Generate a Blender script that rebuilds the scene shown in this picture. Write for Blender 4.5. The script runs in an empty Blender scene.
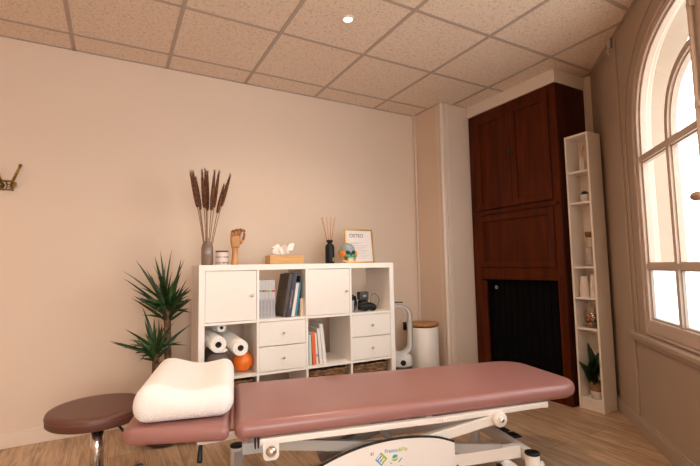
import bpy, bmesh, math, random
from mathutils import Vector, Matrix, noise
random.seed(7)
S = bpy.context.scene
COL = S.collection
PI = math.pi
RAD = math.radians

# ------------------------------------------------------------------ camera
YAW, PITCH, ROLL, CAMH, FPX = 29.2064, 4.5677, -1.036, 1.0915, 424.93
a, b, r = RAD(YAW), RAD(PITCH), RAD(ROLL)
fw = Vector((math.sin(a)*math.cos(b), math.cos(a)*math.cos(b), math.sin(b)))
rt = Vector((math.cos(a), -math.sin(a), 0)); up = rt.cross(fw)
X = rt*math.cos(r) + up*math.sin(r); Y = -rt*math.sin(r) + up*math.cos(r); Z = -fw
cam = bpy.data.objects.new('camera', bpy.data.cameras.new('camera')); COL.objects.link(cam)
M4 = Matrix((X, Y, Z)).transposed().to_4x4(); M4.translation = Vector((0, 0, CAMH)); cam.matrix_world = M4
cam.data.sensor_width = 36; cam.data.lens = FPX*36/700; cam.data.clip_start = .02
S.camera = cam

# ------------------------------------------------------------------ materials
def nodes(m):
    m.use_nodes = True
    return m.node_tree, m.node_tree.nodes['Principled BSDF']
def mat(name, col, rough=.5, metal=0, spec=.5, bump=0, bscale=50, var=0, vscale=4, stretch=(1, 1, 1), sheen=0, coat=0, trans=0, col2=None, detail=4):
    m = bpy.data.materials.new(name); t, p = nodes(m)
    p.inputs['Base Color'].default_value = (*col, 1); p.inputs['Roughness'].default_value = rough
    p.inputs['Metallic'].default_value = metal; p.inputs['Specular IOR Level'].default_value = spec
    p.inputs['Coat Weight'].default_value = coat; p.inputs['Transmission Weight'].default_value = trans
    p.inputs['Sheen Weight'].default_value = sheen
    tc = t.nodes.new('ShaderNodeTexCoord'); mp = t.nodes.new('ShaderNodeMapping'); mp.inputs['Scale'].default_value = stretch
    t.links.new(tc.outputs['Object'], mp.inputs['Vector'])
    c2 = col2 if col2 else tuple(c*(1-var) for c in col)
    n = t.nodes.new('ShaderNodeTexNoise'); n.inputs['Scale'].default_value = vscale; n.inputs['Detail'].default_value = detail
    t.links.new(mp.outputs[0], n.inputs['Vector'])
    rp = t.nodes.new('ShaderNodeValToRGB'); rp.color_ramp.elements[0].position = .35; rp.color_ramp.elements[1].position = .65
    rp.color_ramp.elements[0].color = (*c2, 1); rp.color_ramp.elements[1].color = (*col, 1)
    t.links.new(n.outputs['Fac'], rp.inputs['Fac']); t.links.new(rp.outputs[0], p.inputs['Base Color'])
    if bump:
        n2 = t.nodes.new('ShaderNodeTexNoise'); n2.inputs['Scale'].default_value = bscale; n2.inputs['Detail'].default_value = 3
        t.links.new(mp.outputs[0], n2.inputs['Vector'])
        bp = t.nodes.new('ShaderNodeBump'); bp.inputs['Strength'].default_value = bump; bp.inputs['Distance'].default_value = .002
        t.links.new(n2.outputs['Fac'], bp.inputs['Height']); t.links.new(bp.outputs[0], p.inputs['Normal'])
    return m
def srgb(r, g, b):
    f = lambda c: (c/255/12.92 if c/255 <= .04045 else ((c/255+.055)/1.055)**2.4)
    return (f(r), f(g), f(b))

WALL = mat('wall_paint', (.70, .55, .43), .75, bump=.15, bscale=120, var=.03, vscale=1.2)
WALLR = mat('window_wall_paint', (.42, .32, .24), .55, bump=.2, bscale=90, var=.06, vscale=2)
TRIM = mat('trim_paint', (.72, .60, .50), .5, bump=.1, bscale=60, var=.03)
BASEB = mat('baseboard_paint', (.72, .58, .46), .5, var=.03)
SASH = mat('window_frame_paint', (.56, .44, .36), .45, bump=.15, bscale=60, var=.05)
WHITE = mat('white_laminate', (.86, .80, .73), .4, var=.02)
WHITE2 = mat('white_melamine_panel', (.84, .77, .69), .35, var=.02)
SHELFW = mat('narrow_shelf_laminate', (.80, .72, .64), .4, var=.02)
BULK = mat('bulkhead_paint', (.75, .66, .57), .6, var=.02)
MAHOG = mat('mahogany', (.095, .016, .0015), .45, spec=.12, col2=(.05, .008, .001), vscale=3, stretch=(6, 6, .7), bump=.2, bscale=20, coat=.03, detail=8)
MAHOGD = mat('mahogany_panel', (.06, .010, .003), .4, spec=.2, col2=(.03, .005, .002), vscale=3, stretch=(5, 5, .6), coat=.0, detail=8)
BLACK = mat('black_metal', (.006, .006, .006), .5, var=.2)
BLACKM = mat('matt_black_plastic', (.006, .006, .006), .45, spec=.3, var=.2)
VINYL = mat('rose_vinyl', (.315, .142, .125), .34, bump=.12, bscale=350, var=.05, vscale=3)
VINYLB = mat('brown_vinyl', (.12, .046, .032), .42, bump=.12, bscale=350, var=.05, vscale=3)
STITCH = mat('vinyl_seam', (.26, .11, .085), .5)
CHROME = mat('chrome', (.75, .73, .70), .16, metal=1, var=.02)
WMETAL = mat('white_powder_coat', (.78, .72, .66), .32, var=.03, coat=.2)
GMETAL = mat('grey_painted_steel', (.42, .38, .34), .45, var=.08)
BRASS = mat('aged_brass', (.42, .24, .05), .4, metal=.7, col2=(.12, .06, .015), vscale=60)
GOLD = mat('gold_frame', (.72, .42, .12), .28, metal=1, var=.05)
BAMBOO = mat('bamboo', (.60, .34, .13), .5, col2=(.48, .25, .08), vscale=5, stretch=(2, 2, 30))
LIDW = mat('lid_wood', (.46, .22, .08), .5, col2=(.34, .15, .05), vscale=6, stretch=(2, 12, 2))
HANDW = mat('mannequin_wood', (.58, .29, .115), .45, col2=(.48, .22, .08), vscale=8, stretch=(4, 4, 1))
HANDD = mat('mannequin_joint_wood', (.35, .13, .05), .5, var=.2, vscale=20)
PLUME = mat('dried_plume', (.17, .06, .022), .9, col2=(.05, .018, .008), vscale=60)
STEM = mat('dried_stem', (.28, .15, .07), .8, var=.3, vscale=30)
REED = mat('reed_stick', (.55, .28, .14), .7, var=.15, vscale=30)
LEAF = mat('yucca_leaf', (.022, .052, .010), .42, col2=(.010, .030, .006), vscale=9, coat=.1)
LEAF2 = mat('yucca_young_leaf', (.06, .12, .025), .42, col2=(.035, .085, .018), vscale=9)
BARK = mat('yucca_bark', (.17, .085, .04), .9, col2=(.06, .028, .014), vscale=25, stretch=(1, 1, 3), bump=.8, bscale=40)
SOIL = mat('potting_soil', (.03, .018, .010), .95, bump=.8, bscale=60, var=.4, vscale=40)
POTB = mat('dark_red_glazed_pot', (.07, .02, .014), .35, var=.1)
WICKER = mat('wicker', (.36, .19, .085), .85, col2=(.08, .038, .015), vscale=30, stretch=(1, 1, 3), bump=1, bscale=80)
PAPER = mat('paper', (.85, .80, .74), .8, var=.03)
PAPERD = mat('paper_tube_core', (.12, .09, .07), .8)
TISSUE = mat('tissue', (.88, .80, .73), .85, var=.02)
WCLOTH_ORANGE = mat('orange_rubber', (.80, .17, .01), .38, var=.05)
GREYF = mat('grey_foam', (.20, .15, .13), .7, var=.08)
PLASTW = mat('white_plastic', (.76, .72, .68), .3, var=.02)
PLASTG = mat('silver_grey_plastic', (.40, .38, .37), .3, metal=.3, var=.05)
DGREY = mat('dark_grey_plastic', (.06, .05, .045), .4, var=.1)
BINW = mat('bin_enamel', (.78, .71, .64), .4, var=.02)
TERRA = mat('white_ceramic', (.70, .64, .58), .4, var=.03)
CORK = mat('cork', (.26, .11, .045), .85, col2=(.18, .07, .03), vscale=60)
CUP = mat('paper_cup', (.72, .60, .52), .7, var=.03)
DLEAF = mat('dark_green_leaf', (.012, .035, .014), .4, col2=(.006, .02, .008), vscale=15)

def glass(name, tint=(1, 1, 1), gl=.12, rough=.02, frost=0):
    m = bpy.data.materials.new(name); m.use_nodes = True; t = m.node_tree; t.nodes.clear()
    o = t.nodes.new('ShaderNodeOutputMaterial'); tr = t.nodes.new('ShaderNodeBsdfTransparent'); tr.inputs[0].default_value = (*tint, 1)
    g = t.nodes.new('ShaderNodeBsdfGlossy'); g.inputs['Roughness'].default_value = rough
    mx = t.nodes.new('ShaderNodeMixShader'); mx.inputs[0].default_value = gl
    t.links.new(tr.outputs[0], mx.inputs[1]); t.links.new(g.outputs[0], mx.inputs[2])
    last = mx
    if frost:
        tl = t.nodes.new('ShaderNodeBsdfTranslucent'); tl.inputs[0].default_value = (*tint, 1)
        m2 = t.nodes.new('ShaderNodeMixShader'); m2.inputs[0].default_value = frost
        t.links.new(mx.outputs[0], m2.inputs[1]); t.links.new(tl.outputs[0], m2.inputs[2]); last = m2
    t.links.new(last.outputs[0], o.inputs[0])
    return m
GLASS = glass('window_glass', (.97, .98, .97), .04)
FROST = glass('frosted_glass', (.62, .72, .76), .03, .2, .8)
JARG = glass('jar_glass', (.97, .96, .94), .07, .03)
BROWNG = mat('smoked_ribbed_glass', (.34, .22, .16), .12, trans=.35, coat=.5, var=.2)

def emis(name, col, s):
    m = bpy.data.materials.new(name); m.use_nodes = True; t = m.node_tree; t.nodes.clear()
    o = t.nodes.new('ShaderNodeOutputMaterial'); e = t.nodes.new('ShaderNodeEmission')
    e.inputs[0].default_value = (*col, 1); e.inputs[1].default_value = s; t.links.new(e.outputs[0], o.inputs[0]); return m
BULB = emis('lamp_glow', (1, .72, .40), 7)

def ceil_mat():
    m = bpy.data.materials.new('mineral_fibre_tile'); t, p = nodes(m)
    tc = t.nodes.new('ShaderNodeTexCoord')
    n = t.nodes.new('ShaderNodeTexNoise'); n.inputs['Scale'].default_value = 75; n.inputs['Detail'].default_value = 3; n.inputs['Distortion'].default_value = 1.2
    t.links.new(tc.outputs['Object'], n.inputs['Vector'])
    rp = t.nodes.new('ShaderNodeValToRGB'); e = rp.color_ramp.elements
    e[0].position = .36; e[0].color = (.58, .47, .38, 1); e[1].position = .48; e[1].color = (.81, .67, .55, 1)
    t.links.new(n.outputs['Fac'], rp.inputs['Fac']); t.links.new(rp.outputs[0], p.inputs['Base Color'])
    bp = t.nodes.new('ShaderNodeBump'); bp.inputs['Strength'].default_value = .5; bp.inputs['Distance'].default_value = .003
    t.links.new(n.outputs['Fac'], bp.inputs['Height']); t.links.new(bp.outputs[0], p.inputs['Normal'])
    p.inputs['Roughness'].default_value = .9
    return m
CEIL = ceil_mat()
TBAR = mat('ceiling_grid_metal', (.46, .37, .31), .5, var=.03)

def floor_mat():
    m = bpy.data.materials.new('oak_planks'); t, p = nodes(m)
    tc = t.nodes.new('ShaderNodeTexCoord'); mp = t.nodes.new('ShaderNodeMapping')
    mp.inputs['Rotation'].default_value = (0, 0, RAD(90)); t.links.new(tc.outputs['Object'], mp.inputs['Vector'])
    br = t.nodes.new('ShaderNodeTexBrick'); br.inputs['Scale'].default_value = 1
    br.inputs['Brick Width'].default_value = 1.25; br.inputs['Row Height'].default_value = .19; br.inputs['Mortar Size'].default_value = .0016
    br.inputs['Mortar Smooth'].default_value = .3; br.inputs['Bias'].default_value = 0
    br.inputs['Color1'].default_value = (.47, .305, .185, 1); br.inputs['Color2'].default_value = (.57, .39, .25, 1); br.inputs['Mortar'].default_value = (.17, .09, .045, 1)
    br.offset = .37
    t.links.new(mp.outputs[0], br.inputs['Vector'])
    mg = t.nodes.new('ShaderNodeMapping'); mg.inputs['Scale'].default_value = (9, .9, 1); t.links.new(tc.outputs['Object'], mg.inputs['Vector'])
    n = t.nodes.new('ShaderNodeTexNoise'); n.inputs['Scale'].default_value = 4; n.inputs['Detail'].default_value = 8; n.inputs['Distortion'].default_value = 1.0
    t.links.new(mg.outputs[0], n.inputs['Vector'])
    rp = t.nodes.new('ShaderNodeValToRGB'); rp.color_ramp.elements[0].position = .33; rp.color_ramp.elements[0].color = (.50, .44, .38, 1)
    rp.color_ramp.elements[1].position = .62; rp.color_ramp.elements[1].color = (1, 1, 1, 1); t.links.new(n.outputs['Fac'], rp.inputs['Fac'])
    # knots
    mk = t.nodes.new('ShaderNodeMapping'); mk.inputs['Scale'].default_value = (3.2, 1.3, 1); t.links.new(tc.outputs['Object'], mk.inputs['Vector'])
    v = t.nodes.new('ShaderNodeTexVoronoi'); v.inputs['Scale'].default_value = 1.6; t.links.new(mk.outputs[0], v.inputs['Vector'])
    rk = t.nodes.new('ShaderNodeValToRGB'); rk.color_ramp.elements[0].position = .03; rk.color_ramp.elements[0].color = (.45, .36, .30, 1)
    rk.color_ramp.elements[1].position = .11; rk.color_ramp.elements[1].color = (1, 1, 1, 1); t.links.new(v.outputs['Distance'], rk.inputs['Fac'])
    mx = t.nodes.new('ShaderNodeMix'); mx.data_type = 'RGBA'; mx.blend_type = 'MULTIPLY'; mx.inputs[0].default_value = .8
    t.links.new(br.outputs['Color'], mx.inputs[6]); t.links.new(rp.outputs[0], mx.inputs[7])
    my = t.nodes.new('ShaderNodeMix'); my.data_type = 'RGBA'; my.blend_type = 'MULTIPLY'; my.inputs[0].default_value = .8
    t.links.new(mx.outputs[2], my.inputs[6]); t.links.new(rk.outputs[0], my.inputs[7]); t.links.new(my.outputs[2], p.inputs['Base Color'])
    p.inputs['Roughness'].default_value = .42
    return m
FLOOR = floor_mat()

def pillow_mat():
    m = bpy.data.materials.new('pillow_knit'); t, p = nodes(m)
    p.inputs['Base Color'].default_value = (.90, .88, .85, 1); p.inputs['Roughness'].default_value = .85; p.inputs['Sheen Weight'].default_value = .2
    tc = t.nodes.new('ShaderNodeTexCoord')
    sx = t.nodes.new('ShaderNodeSeparateXYZ'); t.links.new(tc.outputs['Object'], sx.inputs[0])
    # herringbone ribs: w = tri(x)*k + y + z
    pp = t.nodes.new('ShaderNodeMath'); pp.operation = 'PINGPONG'; pp.inputs[1].default_value = .075; t.links.new(sx.outputs[0], pp.inputs[0])
    a1 = t.nodes.new('ShaderNodeMath'); a1.operation = 'MULTIPLY'; a1.inputs[1].default_value = 1.3; t.links.new(pp.outputs[0], a1.inputs[0])
    a2 = t.nodes.new('ShaderNodeMath'); a2.operation = 'ADD'; t.links.new(a1.outputs[0], a2.inputs[0]); t.links.new(sx.outputs[1], a2.inputs[1])
    a3 = t.nodes.new('ShaderNodeMath'); a3.operation = 'ADD'; t.links.new(a2.outputs[0], a3.inputs[0]); t.links.new(sx.outputs[2], a3.inputs[1])
    a4 = t.nodes.new('ShaderNodeMath'); a4.operation = 'MULTIPLY'; a4.inputs[1].default_value = 520; t.links.new(a3.outputs[0], a4.inputs[0])
    s = t.nodes.new('ShaderNodeMath'); s.operation = 'SINE'; t.links.new(a4.outputs[0], s.inputs[0])
    bp = t.nodes.new('ShaderNodeBump'); bp.inputs['Strength'].default_value = .5; bp.inputs['Distance'].default_value = .0016
    t.links.new(s.outputs[0], bp.inputs['Height']); t.links.new(bp.outputs[0], p.inputs['Normal'])
    return m
PILLOW = pillow_mat()

# ------------------------------------------------------------------ mesh helpers
def B(): return bmesh.new()
def obj(name, bm, m, parent=None, smooth=False, bevel=0, seg=2):
    me = bpy.data.meshes.new(name); bmesh.ops.recalc_face_normals(bm, faces=bm.faces); bm.to_mesh(me); bm.free()
    for mm in (m if isinstance(m, (list, tuple)) else [m]): me.materials.append(mm)
    o = bpy.data.objects.new(name, me); COL.objects.link(o)
    if parent: o.parent = parent
    if smooth:
        for f in me.polygons: f.use_smooth = True
        if smooth == 'auto': me.set_sharp_from_angle(angle=RAD(38))
    if bevel:
        md = o.modifiers.new('bevel', 'BEVEL'); md.width = bevel; md.segments = seg; md.limit_method = 'ANGLE'; md.angle_limit = RAD(40)
    return o
def tag(o, label=None, cat=None, group=None, kind=None):
    if label: o['label'] = label
    if cat: o['category'] = cat
    if group: o['group'] = group
    if kind: o['kind'] = kind
    return o
def thing(name, label, cat, loc=(0, 0, 0), rz=0, group=None):
    o = bpy.data.objects.new(name, None); COL.objects.link(o); o.location = loc; o.rotation_euler = (0, 0, rz)
    o.empty_display_size = .05
    return tag(o, label, cat, group)
def struct(o): o['kind'] = 'structure'; return o
def box(bm, x0, x1, y0, y1, z0, z1, mi=0):
    vs = [bm.verts.new((x, y, z)) for z in (z0, z1) for y in (y0, y1) for x in (x0, x1)]
    for f in ((0, 2, 3, 1), (4, 5, 7, 6), (0, 1, 5, 4), (2, 6, 7, 3), (0, 4, 6, 2), (1, 3, 7, 5)):
        bm.faces.new([vs[i] for i in f]).material_index = mi
    return bm
def bx(*a): return box(B(), *a)
def obox(bm, p0, p1, w, h, roll=0):
    """bar of w x h section from p0 to p1; h measured near vertical"""
    p0, p1 = Vector(p0), Vector(p1); d = (p1-p0).normalized()
    s = d.cross(Vector((0, 0, 1)));  s = s.normalized() if s.length > 1e-4 else Vector((1, 0, 0))
    u = s.cross(d)
    if roll: q = Matrix.Rotation(roll, 3, d); s = q @ s; u = q @ u
    vs = [bm.verts.new(p + s*(w/2*i) + u*(h/2*j)) for p in (p0, p1) for i, j in ((-1, -1), (1, -1), (1, 1), (-1, 1))]
    for f in ((0, 1, 2, 3), (7, 6, 5, 4), (0, 4, 5, 1), (1, 5, 6, 2), (2, 6, 7, 3), (3, 7, 4, 0)): bm.faces.new([vs[i] for i in f])
    return bm
def tube(bm, pts, rad, n=10, cap=True, flat=1.0):
    pts = [Vector(p) for p in pts]; rs = rad if isinstance(rad, (list, tuple)) else [rad]*len(pts)
    ref = None; rings = []
    for i, p in enumerate(pts):
        d = (pts[min(i+1, len(pts)-1)] - pts[max(i-1, 0)]).normalized()
        if ref is None: ref = d.cross(Vector((0, 0, 1))); ref = ref if ref.length > .05 else Vector((1, 0, 0))
        s = (ref - d*ref.dot(d)).normalized(); u = d.cross(s); ref = s
        rings.append([bm.verts.new(p + s*math.cos(2*PI*k/n)*rs[i] + u*math.sin(2*PI*k/n)*rs[i]*flat) for k in range(n)])
    for A, C in zip(rings, rings[1:]):
        for k in range(n): bm.faces.new((A[k], A[(k+1) % n], C[(k+1) % n], C[k]))
    if cap: bm.faces.new(rings[0][::-1]); bm.faces.new(rings[-1])
    return bm
def lathe(bm, prof, n=32, c=(0, 0, 0), axis='z', flute=0, nf=0):
    rings = []
    for r_, z in prof:
        if r_ < 1e-5: rings.append([bm.verts.new(ax(0, 0, z, c, axis))])
        else:
            ring = []
            for k in range(n):
                t = 2*PI*k/n; rr = r_*(1+flute*math.cos(nf*t)) if flute else r_
                ring.append(bm.verts.new(ax(rr*math.cos(t), rr*math.sin(t), z, c, axis)))
            rings.append(ring)
    for A, C in zip(rings, rings[1:]):
        if len(A) == 1 and len(C) == 1: continue
        for k in range(n):
            if len(A) == 1: bm.faces.new((A[0], C[k], C[(k+1) % n]))
            elif len(C) == 1: bm.faces.new((A[k], A[(k+1) % n], C[0]))
            else: bm.faces.new((A[k], A[(k+1) % n], C[(k+1) % n], C[k]))
    return bm
def ax(x, y, z, c, axis):
    if axis == 'z': v = (x, y, z)
    elif axis == 'y': v = (x, z, y)
    else: v = (z, x, y)
    return (v[0]+c[0], v[1]+c[1], v[2]+c[2])
def solid(prof): return [(0, prof[0][1])] + prof + [(0, prof[-1][1])]
def rrect(x0, x1, y0, y1, rads, inset=0, n=8):
    """rounded rectangle outline, rads for corners (x1y1, x0y1, x0y0, x1y0)"""
    pts = []
    for (cx, cy, sx, sy, a0), rr in zip(((x1, y1, -1, -1, 0), (x0, y1, 1, -1, 90), (x0, y0, 1, 1, 180), (x1, y0, -1, 1, 270)), rads):
        for k in range(n+1):
            t = RAD(a0 + 90*k/n); q = max(rr-inset, .0008)
            pts.append((cx+sx*rr+math.cos(t)*q if rr > inset else cx+sx*inset, cy+sy*rr+math.sin(t)*q if rr > inset else cy+sy*inset))
    return pts
def pad(bm, x0, x1, y0, y1, z0, z1, rads, er, er2=None, steps=7, crown=0):
    """upholstered slab with rounded edges (er top, er2 bottom)"""
    er2 = er if er2 is None else er2
    lv = [(er2*(1-math.sin(RAD(90*k/steps))), z0+er2*(1-math.cos(RAD(90*k/steps)))) for k in range(steps+1)]
    lv += [(er*(1-math.cos(RAD(90*k/steps))), z1-er*(1-math.sin(RAD(90*k/steps)))) for k in range(steps+1)]
    rings = [[bm.verts.new((x, y, z)) for x, y in rrect(x0, x1, y0, y1, rads, i)] for i, z in lv]
    extra = [er+.03, er+.08]
    for e in extra: 
        if crown: rings.append([bm.verts.new((x, y, z1+crown*(1 if e > er+.05 else .7))) for x, y in rrect(x0, x1, y0, y1, [max(q, e+.005) for q in rads], e)])
    n = len(rings[0])
    for A, C in zip(rings, rings[1:]):
        for k in range(n): bm.faces.new((A[k], A[(k+1) % n], C[(k+1) % n], C[k]))
    bm.faces.new(rings[0][::-1]); bm.faces.new(rings[-1]); return bm
def rbox(bm, c, size, rad, div=10, fn=None):
    """subdivided box with rounded edges; fn maps points"""
    h = [s/2 for s in size]; rad = min(rad, *h)
    cache = {}
    def V(p):
        k = tuple(round(q, 5) for q in p)
        if k not in cache:
            q = [max(-(h[i]-rad), min(h[i]-rad, p[i])) for i in range(3)]; d = Vector([p[i]-q[i] for i in range(3)])
            v = Vector(q) + (d.normalized()*rad if d.length > 1e-9 else Vector()) + Vector(c)
            cache[k] = bm.verts.new(fn(v) if fn else v)
        return cache[k]
    def grid(hh):
        # denser near the edges
        a_ = [-hh, -hh+rad*.15, -hh+rad*.4, -hh+rad*.7, -hh+rad]; m = [(-hh+rad)+(2*hh-2*rad)*k/div for k in range(1, div)]
        L = a_+m+[-q for q in reversed(a_)]
        out = []
        for q in L:
            if not out or q-out[-1] > 1e-5: out.append(q)
        return out
    G = [grid(q) for q in h]
    for ax_ in range(3):
        o1, o2 = [(1, 2), (2, 0), (0, 1)][ax_]
        for s in (-1, 1):
            for i in range(len(G[o1])-1):
                for j in range(len(G[o2])-1):
                    vs = []
                    for (p, q) in ((i, j), (i+1, j), (i+1, j+1), (i, j+1)):
                        P = [0, 0, 0]; P[ax_] = s*h[ax_]; P[o1] = G[o1][p]; P[o2] = G[o2][q]; v = V(P)
                        if v not in vs: vs.append(v)
                    if len(vs) > 2:
                        try: bm.faces.new(vs)
                        except ValueError: pass
    return bm
def prism(bm, pts, d0, d1, plane='xz'):
    """extrude closed outline; plane 'xz' extrudes in y, 'xy' in z, 'yz' in x"""
    def P(a_, b_, d): return {'xz': (a_, d, b_), 'xy': (a_, b_, d), 'yz': (d, a_, b_)}[plane]
    A = [bm.verts.new(P(x, y, d0)) for x, y in pts]; C = [bm.verts.new(P(x, y, d1)) for x, y in pts]; n = len(pts)
    bm.faces.new(A[::-1]); bm.faces.new(C)
    for k in range(n): bm.faces.new((A[k], A[(k+1) % n], C[(k+1) % n], C[k]))
    return bm
def ell(bm, c, rx, ry, rz, n=20, m=12, rot=None):
    rings = []
    for i in range(m+1):
        t = PI*i/m
        L = [(rx*math.sin(t)*math.cos(2*PI*k/n), ry*math.sin(t)*math.sin(2*PI*k/n), rz*math.cos(t)) for k in range(n)] if 0 < i < m else [(0, 0, rz*math.cos(t))]
        rings.append([bm.verts.new((rot @ Vector(q) if rot else Vector(q)) + Vector(c)) for q in L])
    for A, C in zip(rings, rings[1:]):
        for k in range(n):
            if len(A) == 1: bm.faces.new((A[0], C[k], C[(k+1) % n]))
            elif len(C) == 1: bm.faces.new((A[k], A[(k+1) % n], C[0]))
            else: bm.faces.new((A[k], A[(k+1) % n], C[(k+1) % n], C[k]))
    return bm
def text(name, body, size, m, parent, M, depth=.0006, bold=0):
    cu = bpy.data.curves.new(name, 'FONT'); cu.body = body; cu.size = size; cu.extrude = depth; cu.offset = bold; cu.align_x = 'CENTER'
    to = bpy.data.objects.new(name+'_tmp', cu); COL.objects.link(to); dg = bpy.context.evaluated_depsgraph_get(); dg.update()
    me = bpy.data.meshes.new_from_object(to.evaluated_get(dg)); bpy.data.objects.remove(to)
    me.transform(M); me.materials.clear(); me.materials.append(m)
    o = bpy.data.objects.new(name, me); COL.objects.link(o); o.parent = parent; return o
def copy_tree(o, parent=None):
    c = o.copy(); COL.objects.link(c); c.parent = parent
    for ch in [q for q in S.objects if q.parent == o]: copy_tree(ch, c)
    return c

# ------------------------------------------------------------------ room
H = 2.655; D = 3.465; XR = 2.73
CW = Vector((3.455, 2.015)); DW = Vector((-1, -1)).normalized(); NW = Vector((-1, 1)).normalized()   # window wall: corner, run, normal into the room
LW = 3.4
def wp(u, d, z):
    p = CW + DW*u + NW*d; return (p.x, p.y, z)
E_ = CW + DW*LW
XL, YB = -2.4, -2.6
outline = [(XL, D), (XL, YB), (E_.x, YB), (E_.x, E_.y), (CW.x, CW.y), (3.455, D)]
bm = B(); prism(bm, outline, -.1, 0, 'xy'); struct(obj('floor', bm, FLOOR))
bm = B(); prism(bm, outline, H, H+.08, 'xy'); struct(obj('ceiling', bm, CEIL))
# grid bars
bm = B(); w = .012; zt = H-.004
xs = [-2.09, -1.48, -.875, -.272, .335, .943, 1.585, 2.228, 2.87, 3.42]; ys = [3.22, 2.58, 1.965, 1.35, .74, .13, -.48, -1.09, -1.7, -2.3]
def xmax(y):
    return 3.45 if y > CW.y else max(E_.x, CW.x - (CW.y-y))
for x in xs:
    y0 = YB if x < E_.x else max(E_.y, CW.y-(CW.x-x))
    box(bm, x-w, x+w, y0, D if x < XR else 3.03, zt, H+.01)
for y in ys: box(bm, XL, min(xmax(y), XR if y > 3.05 else 9), y-w, y+w, zt+.0005, H+.01)
box(bm, XL, XR, D-.02, D, zt, H+.01); box(bm, XR-.02, XR, 3.05, D, zt, H+.01); box(bm, XR, 3.06, 3.03, 3.05, zt, H+.01)
obox(bm, wp(0, .011, H), wp(LW, .011, H), .022, .008)
struct(obj('ceiling_grid', bm, TBAR))
T = .18
struct(obj('wall_back', bx(XL-.1, XR+.1, D, D+T, 0, H), WALL))
struct(obj('wall_left', bx(XL-T, XL, YB-T, D+T, 0, H), WALL))
bm = B(); prism(bm, [(XR, D), (XR, 3.06), (XR+.015, 3.035), (3.455, 3.035), (3.455, CW.y), (3.455+.4, CW.y-.05), (3.455+.4, D+T), (XR, D+T)], 0, H, 'xy'); struct(obj('wall_right', bm, WALL))
# rear wall with an added window opening for fill light, side wall right of camera
bm = B(); box(bm, XL-T, -1.3, YB-T, YB, 0, H); box(bm, .9, E_.x+T, YB-T, YB, 0, H); box(bm, -1.3, .9, YB-T, YB, 0, .7); box(bm, -1.3, .9, YB-T, YB, 2.35, H); struct(obj('wall_rear', bm, WALL))
struct(obj('wall_side', bx(E_.x, E_.x+T, YB-T, E_.y-.02, 0, H), WALL))
w2 = struct(bpy.data.objects.new('added_rear_window', None)); COL.objects.link(w2)  # unseen window added to let fill daylight in from behind
bm = B()
for x in (-1.3, -.23, .84): box(bm, x, x+.06, YB-.1, YB-.04, .7, 2.35)
for z in (.7, 2.29): box(bm, -1.3, .9, YB-.1, YB-.04, z, z+.06)
obj('window_frame', bm, SASH, w2); obj('window_pane', bx(-1.3, .9, YB-.075, YB-.07, .7, 2.35), GLASS, w2)

# window wall with arched opening
UC, SPR, ZB = 1.75, 1.717, .655
def arch(aa, bb, nn, n=28, zb=None, lo=0):
    """left half from the bottom up and over, then mirrored: list of (u,z)"""
    L = [(UC-aa*abs(math.cos(t))**(2/nn), SPR+bb*math.sin(t)**(2/nn)) for t in [PI/2*k/n for k in range(n+1)]]
    return ([(UC-aa, zb)] if zb is not None else []) + L + [(2*UC-u, z) for u, z in L[-2::-1]] + ([(UC+aa, zb)] if zb is not None else [])
def band(bm, o, i, d0, d1, close=False):
    """solid between two matching (u,z) polylines, depth d0..d1"""
    n = len(o); V = [[bm.verts.new(wp(u, d, z)) for u, z in P] for P in (o, i) for d in (d0, d1)]
    O0, O1, I0, I1 = V
    rng = range(n) if close else range(n-1)
    for k in rng:
        j = (k+1) % n
        bm.faces.new((O0[k], O0[j], I0[j], I0[k])); bm.faces.new((O1[k], I1[k], I1[j], O1[j]))
        bm.faces.new((O0[k], O1[k], O1[j], O0[j])); bm.faces.new((I0[k], I0[j], I1[j], I1[k]))
    if not close:
        for k in (0, n-1): bm.faces.new((O0[k], O1[k], I1[k], I0[k]))
def wbox(bm, u0, u1, d0, d1, z0, z1):
    vs = [bm.verts.new(wp(u, d, z)) for z in (z0, z1) for d in (d0, d1) for u in (u0, u1)]
    for f in ((0, 2, 3, 1), (4, 5, 7, 6), (0, 1, 5, 4), (2, 6, 7, 3), (0, 4, 6, 2), (1, 3, 7, 5)): bm.faces.new([vs[i] for i in f])
AO, BO = .905, .745      # opening half width, rise
op = arch(AO, BO, 3.0)
bm = B(); TW = -.22
wbox(bm, 0, UC-AO, TW, 0, 0, H); wbox(bm, UC+AO, LW+.3, TW, 0, 0, H); wbox(bm, UC-AO, UC+AO, TW, 0, 0, ZB)
band(bm, [(u, H) for u, z in op], op, TW, 0)
bmesh.ops.remove_doubles(bm, verts=bm.verts, dist=1e-5)
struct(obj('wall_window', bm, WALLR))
# exterior ledge and ground outside
bm = B(); wbox(bm, -3, 7, -9, -.30, -.6, -.5); struct(obj('ground_outside', bm, mat('pale_paving', (.7, .66, .6), .9, var=.1)))

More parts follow.
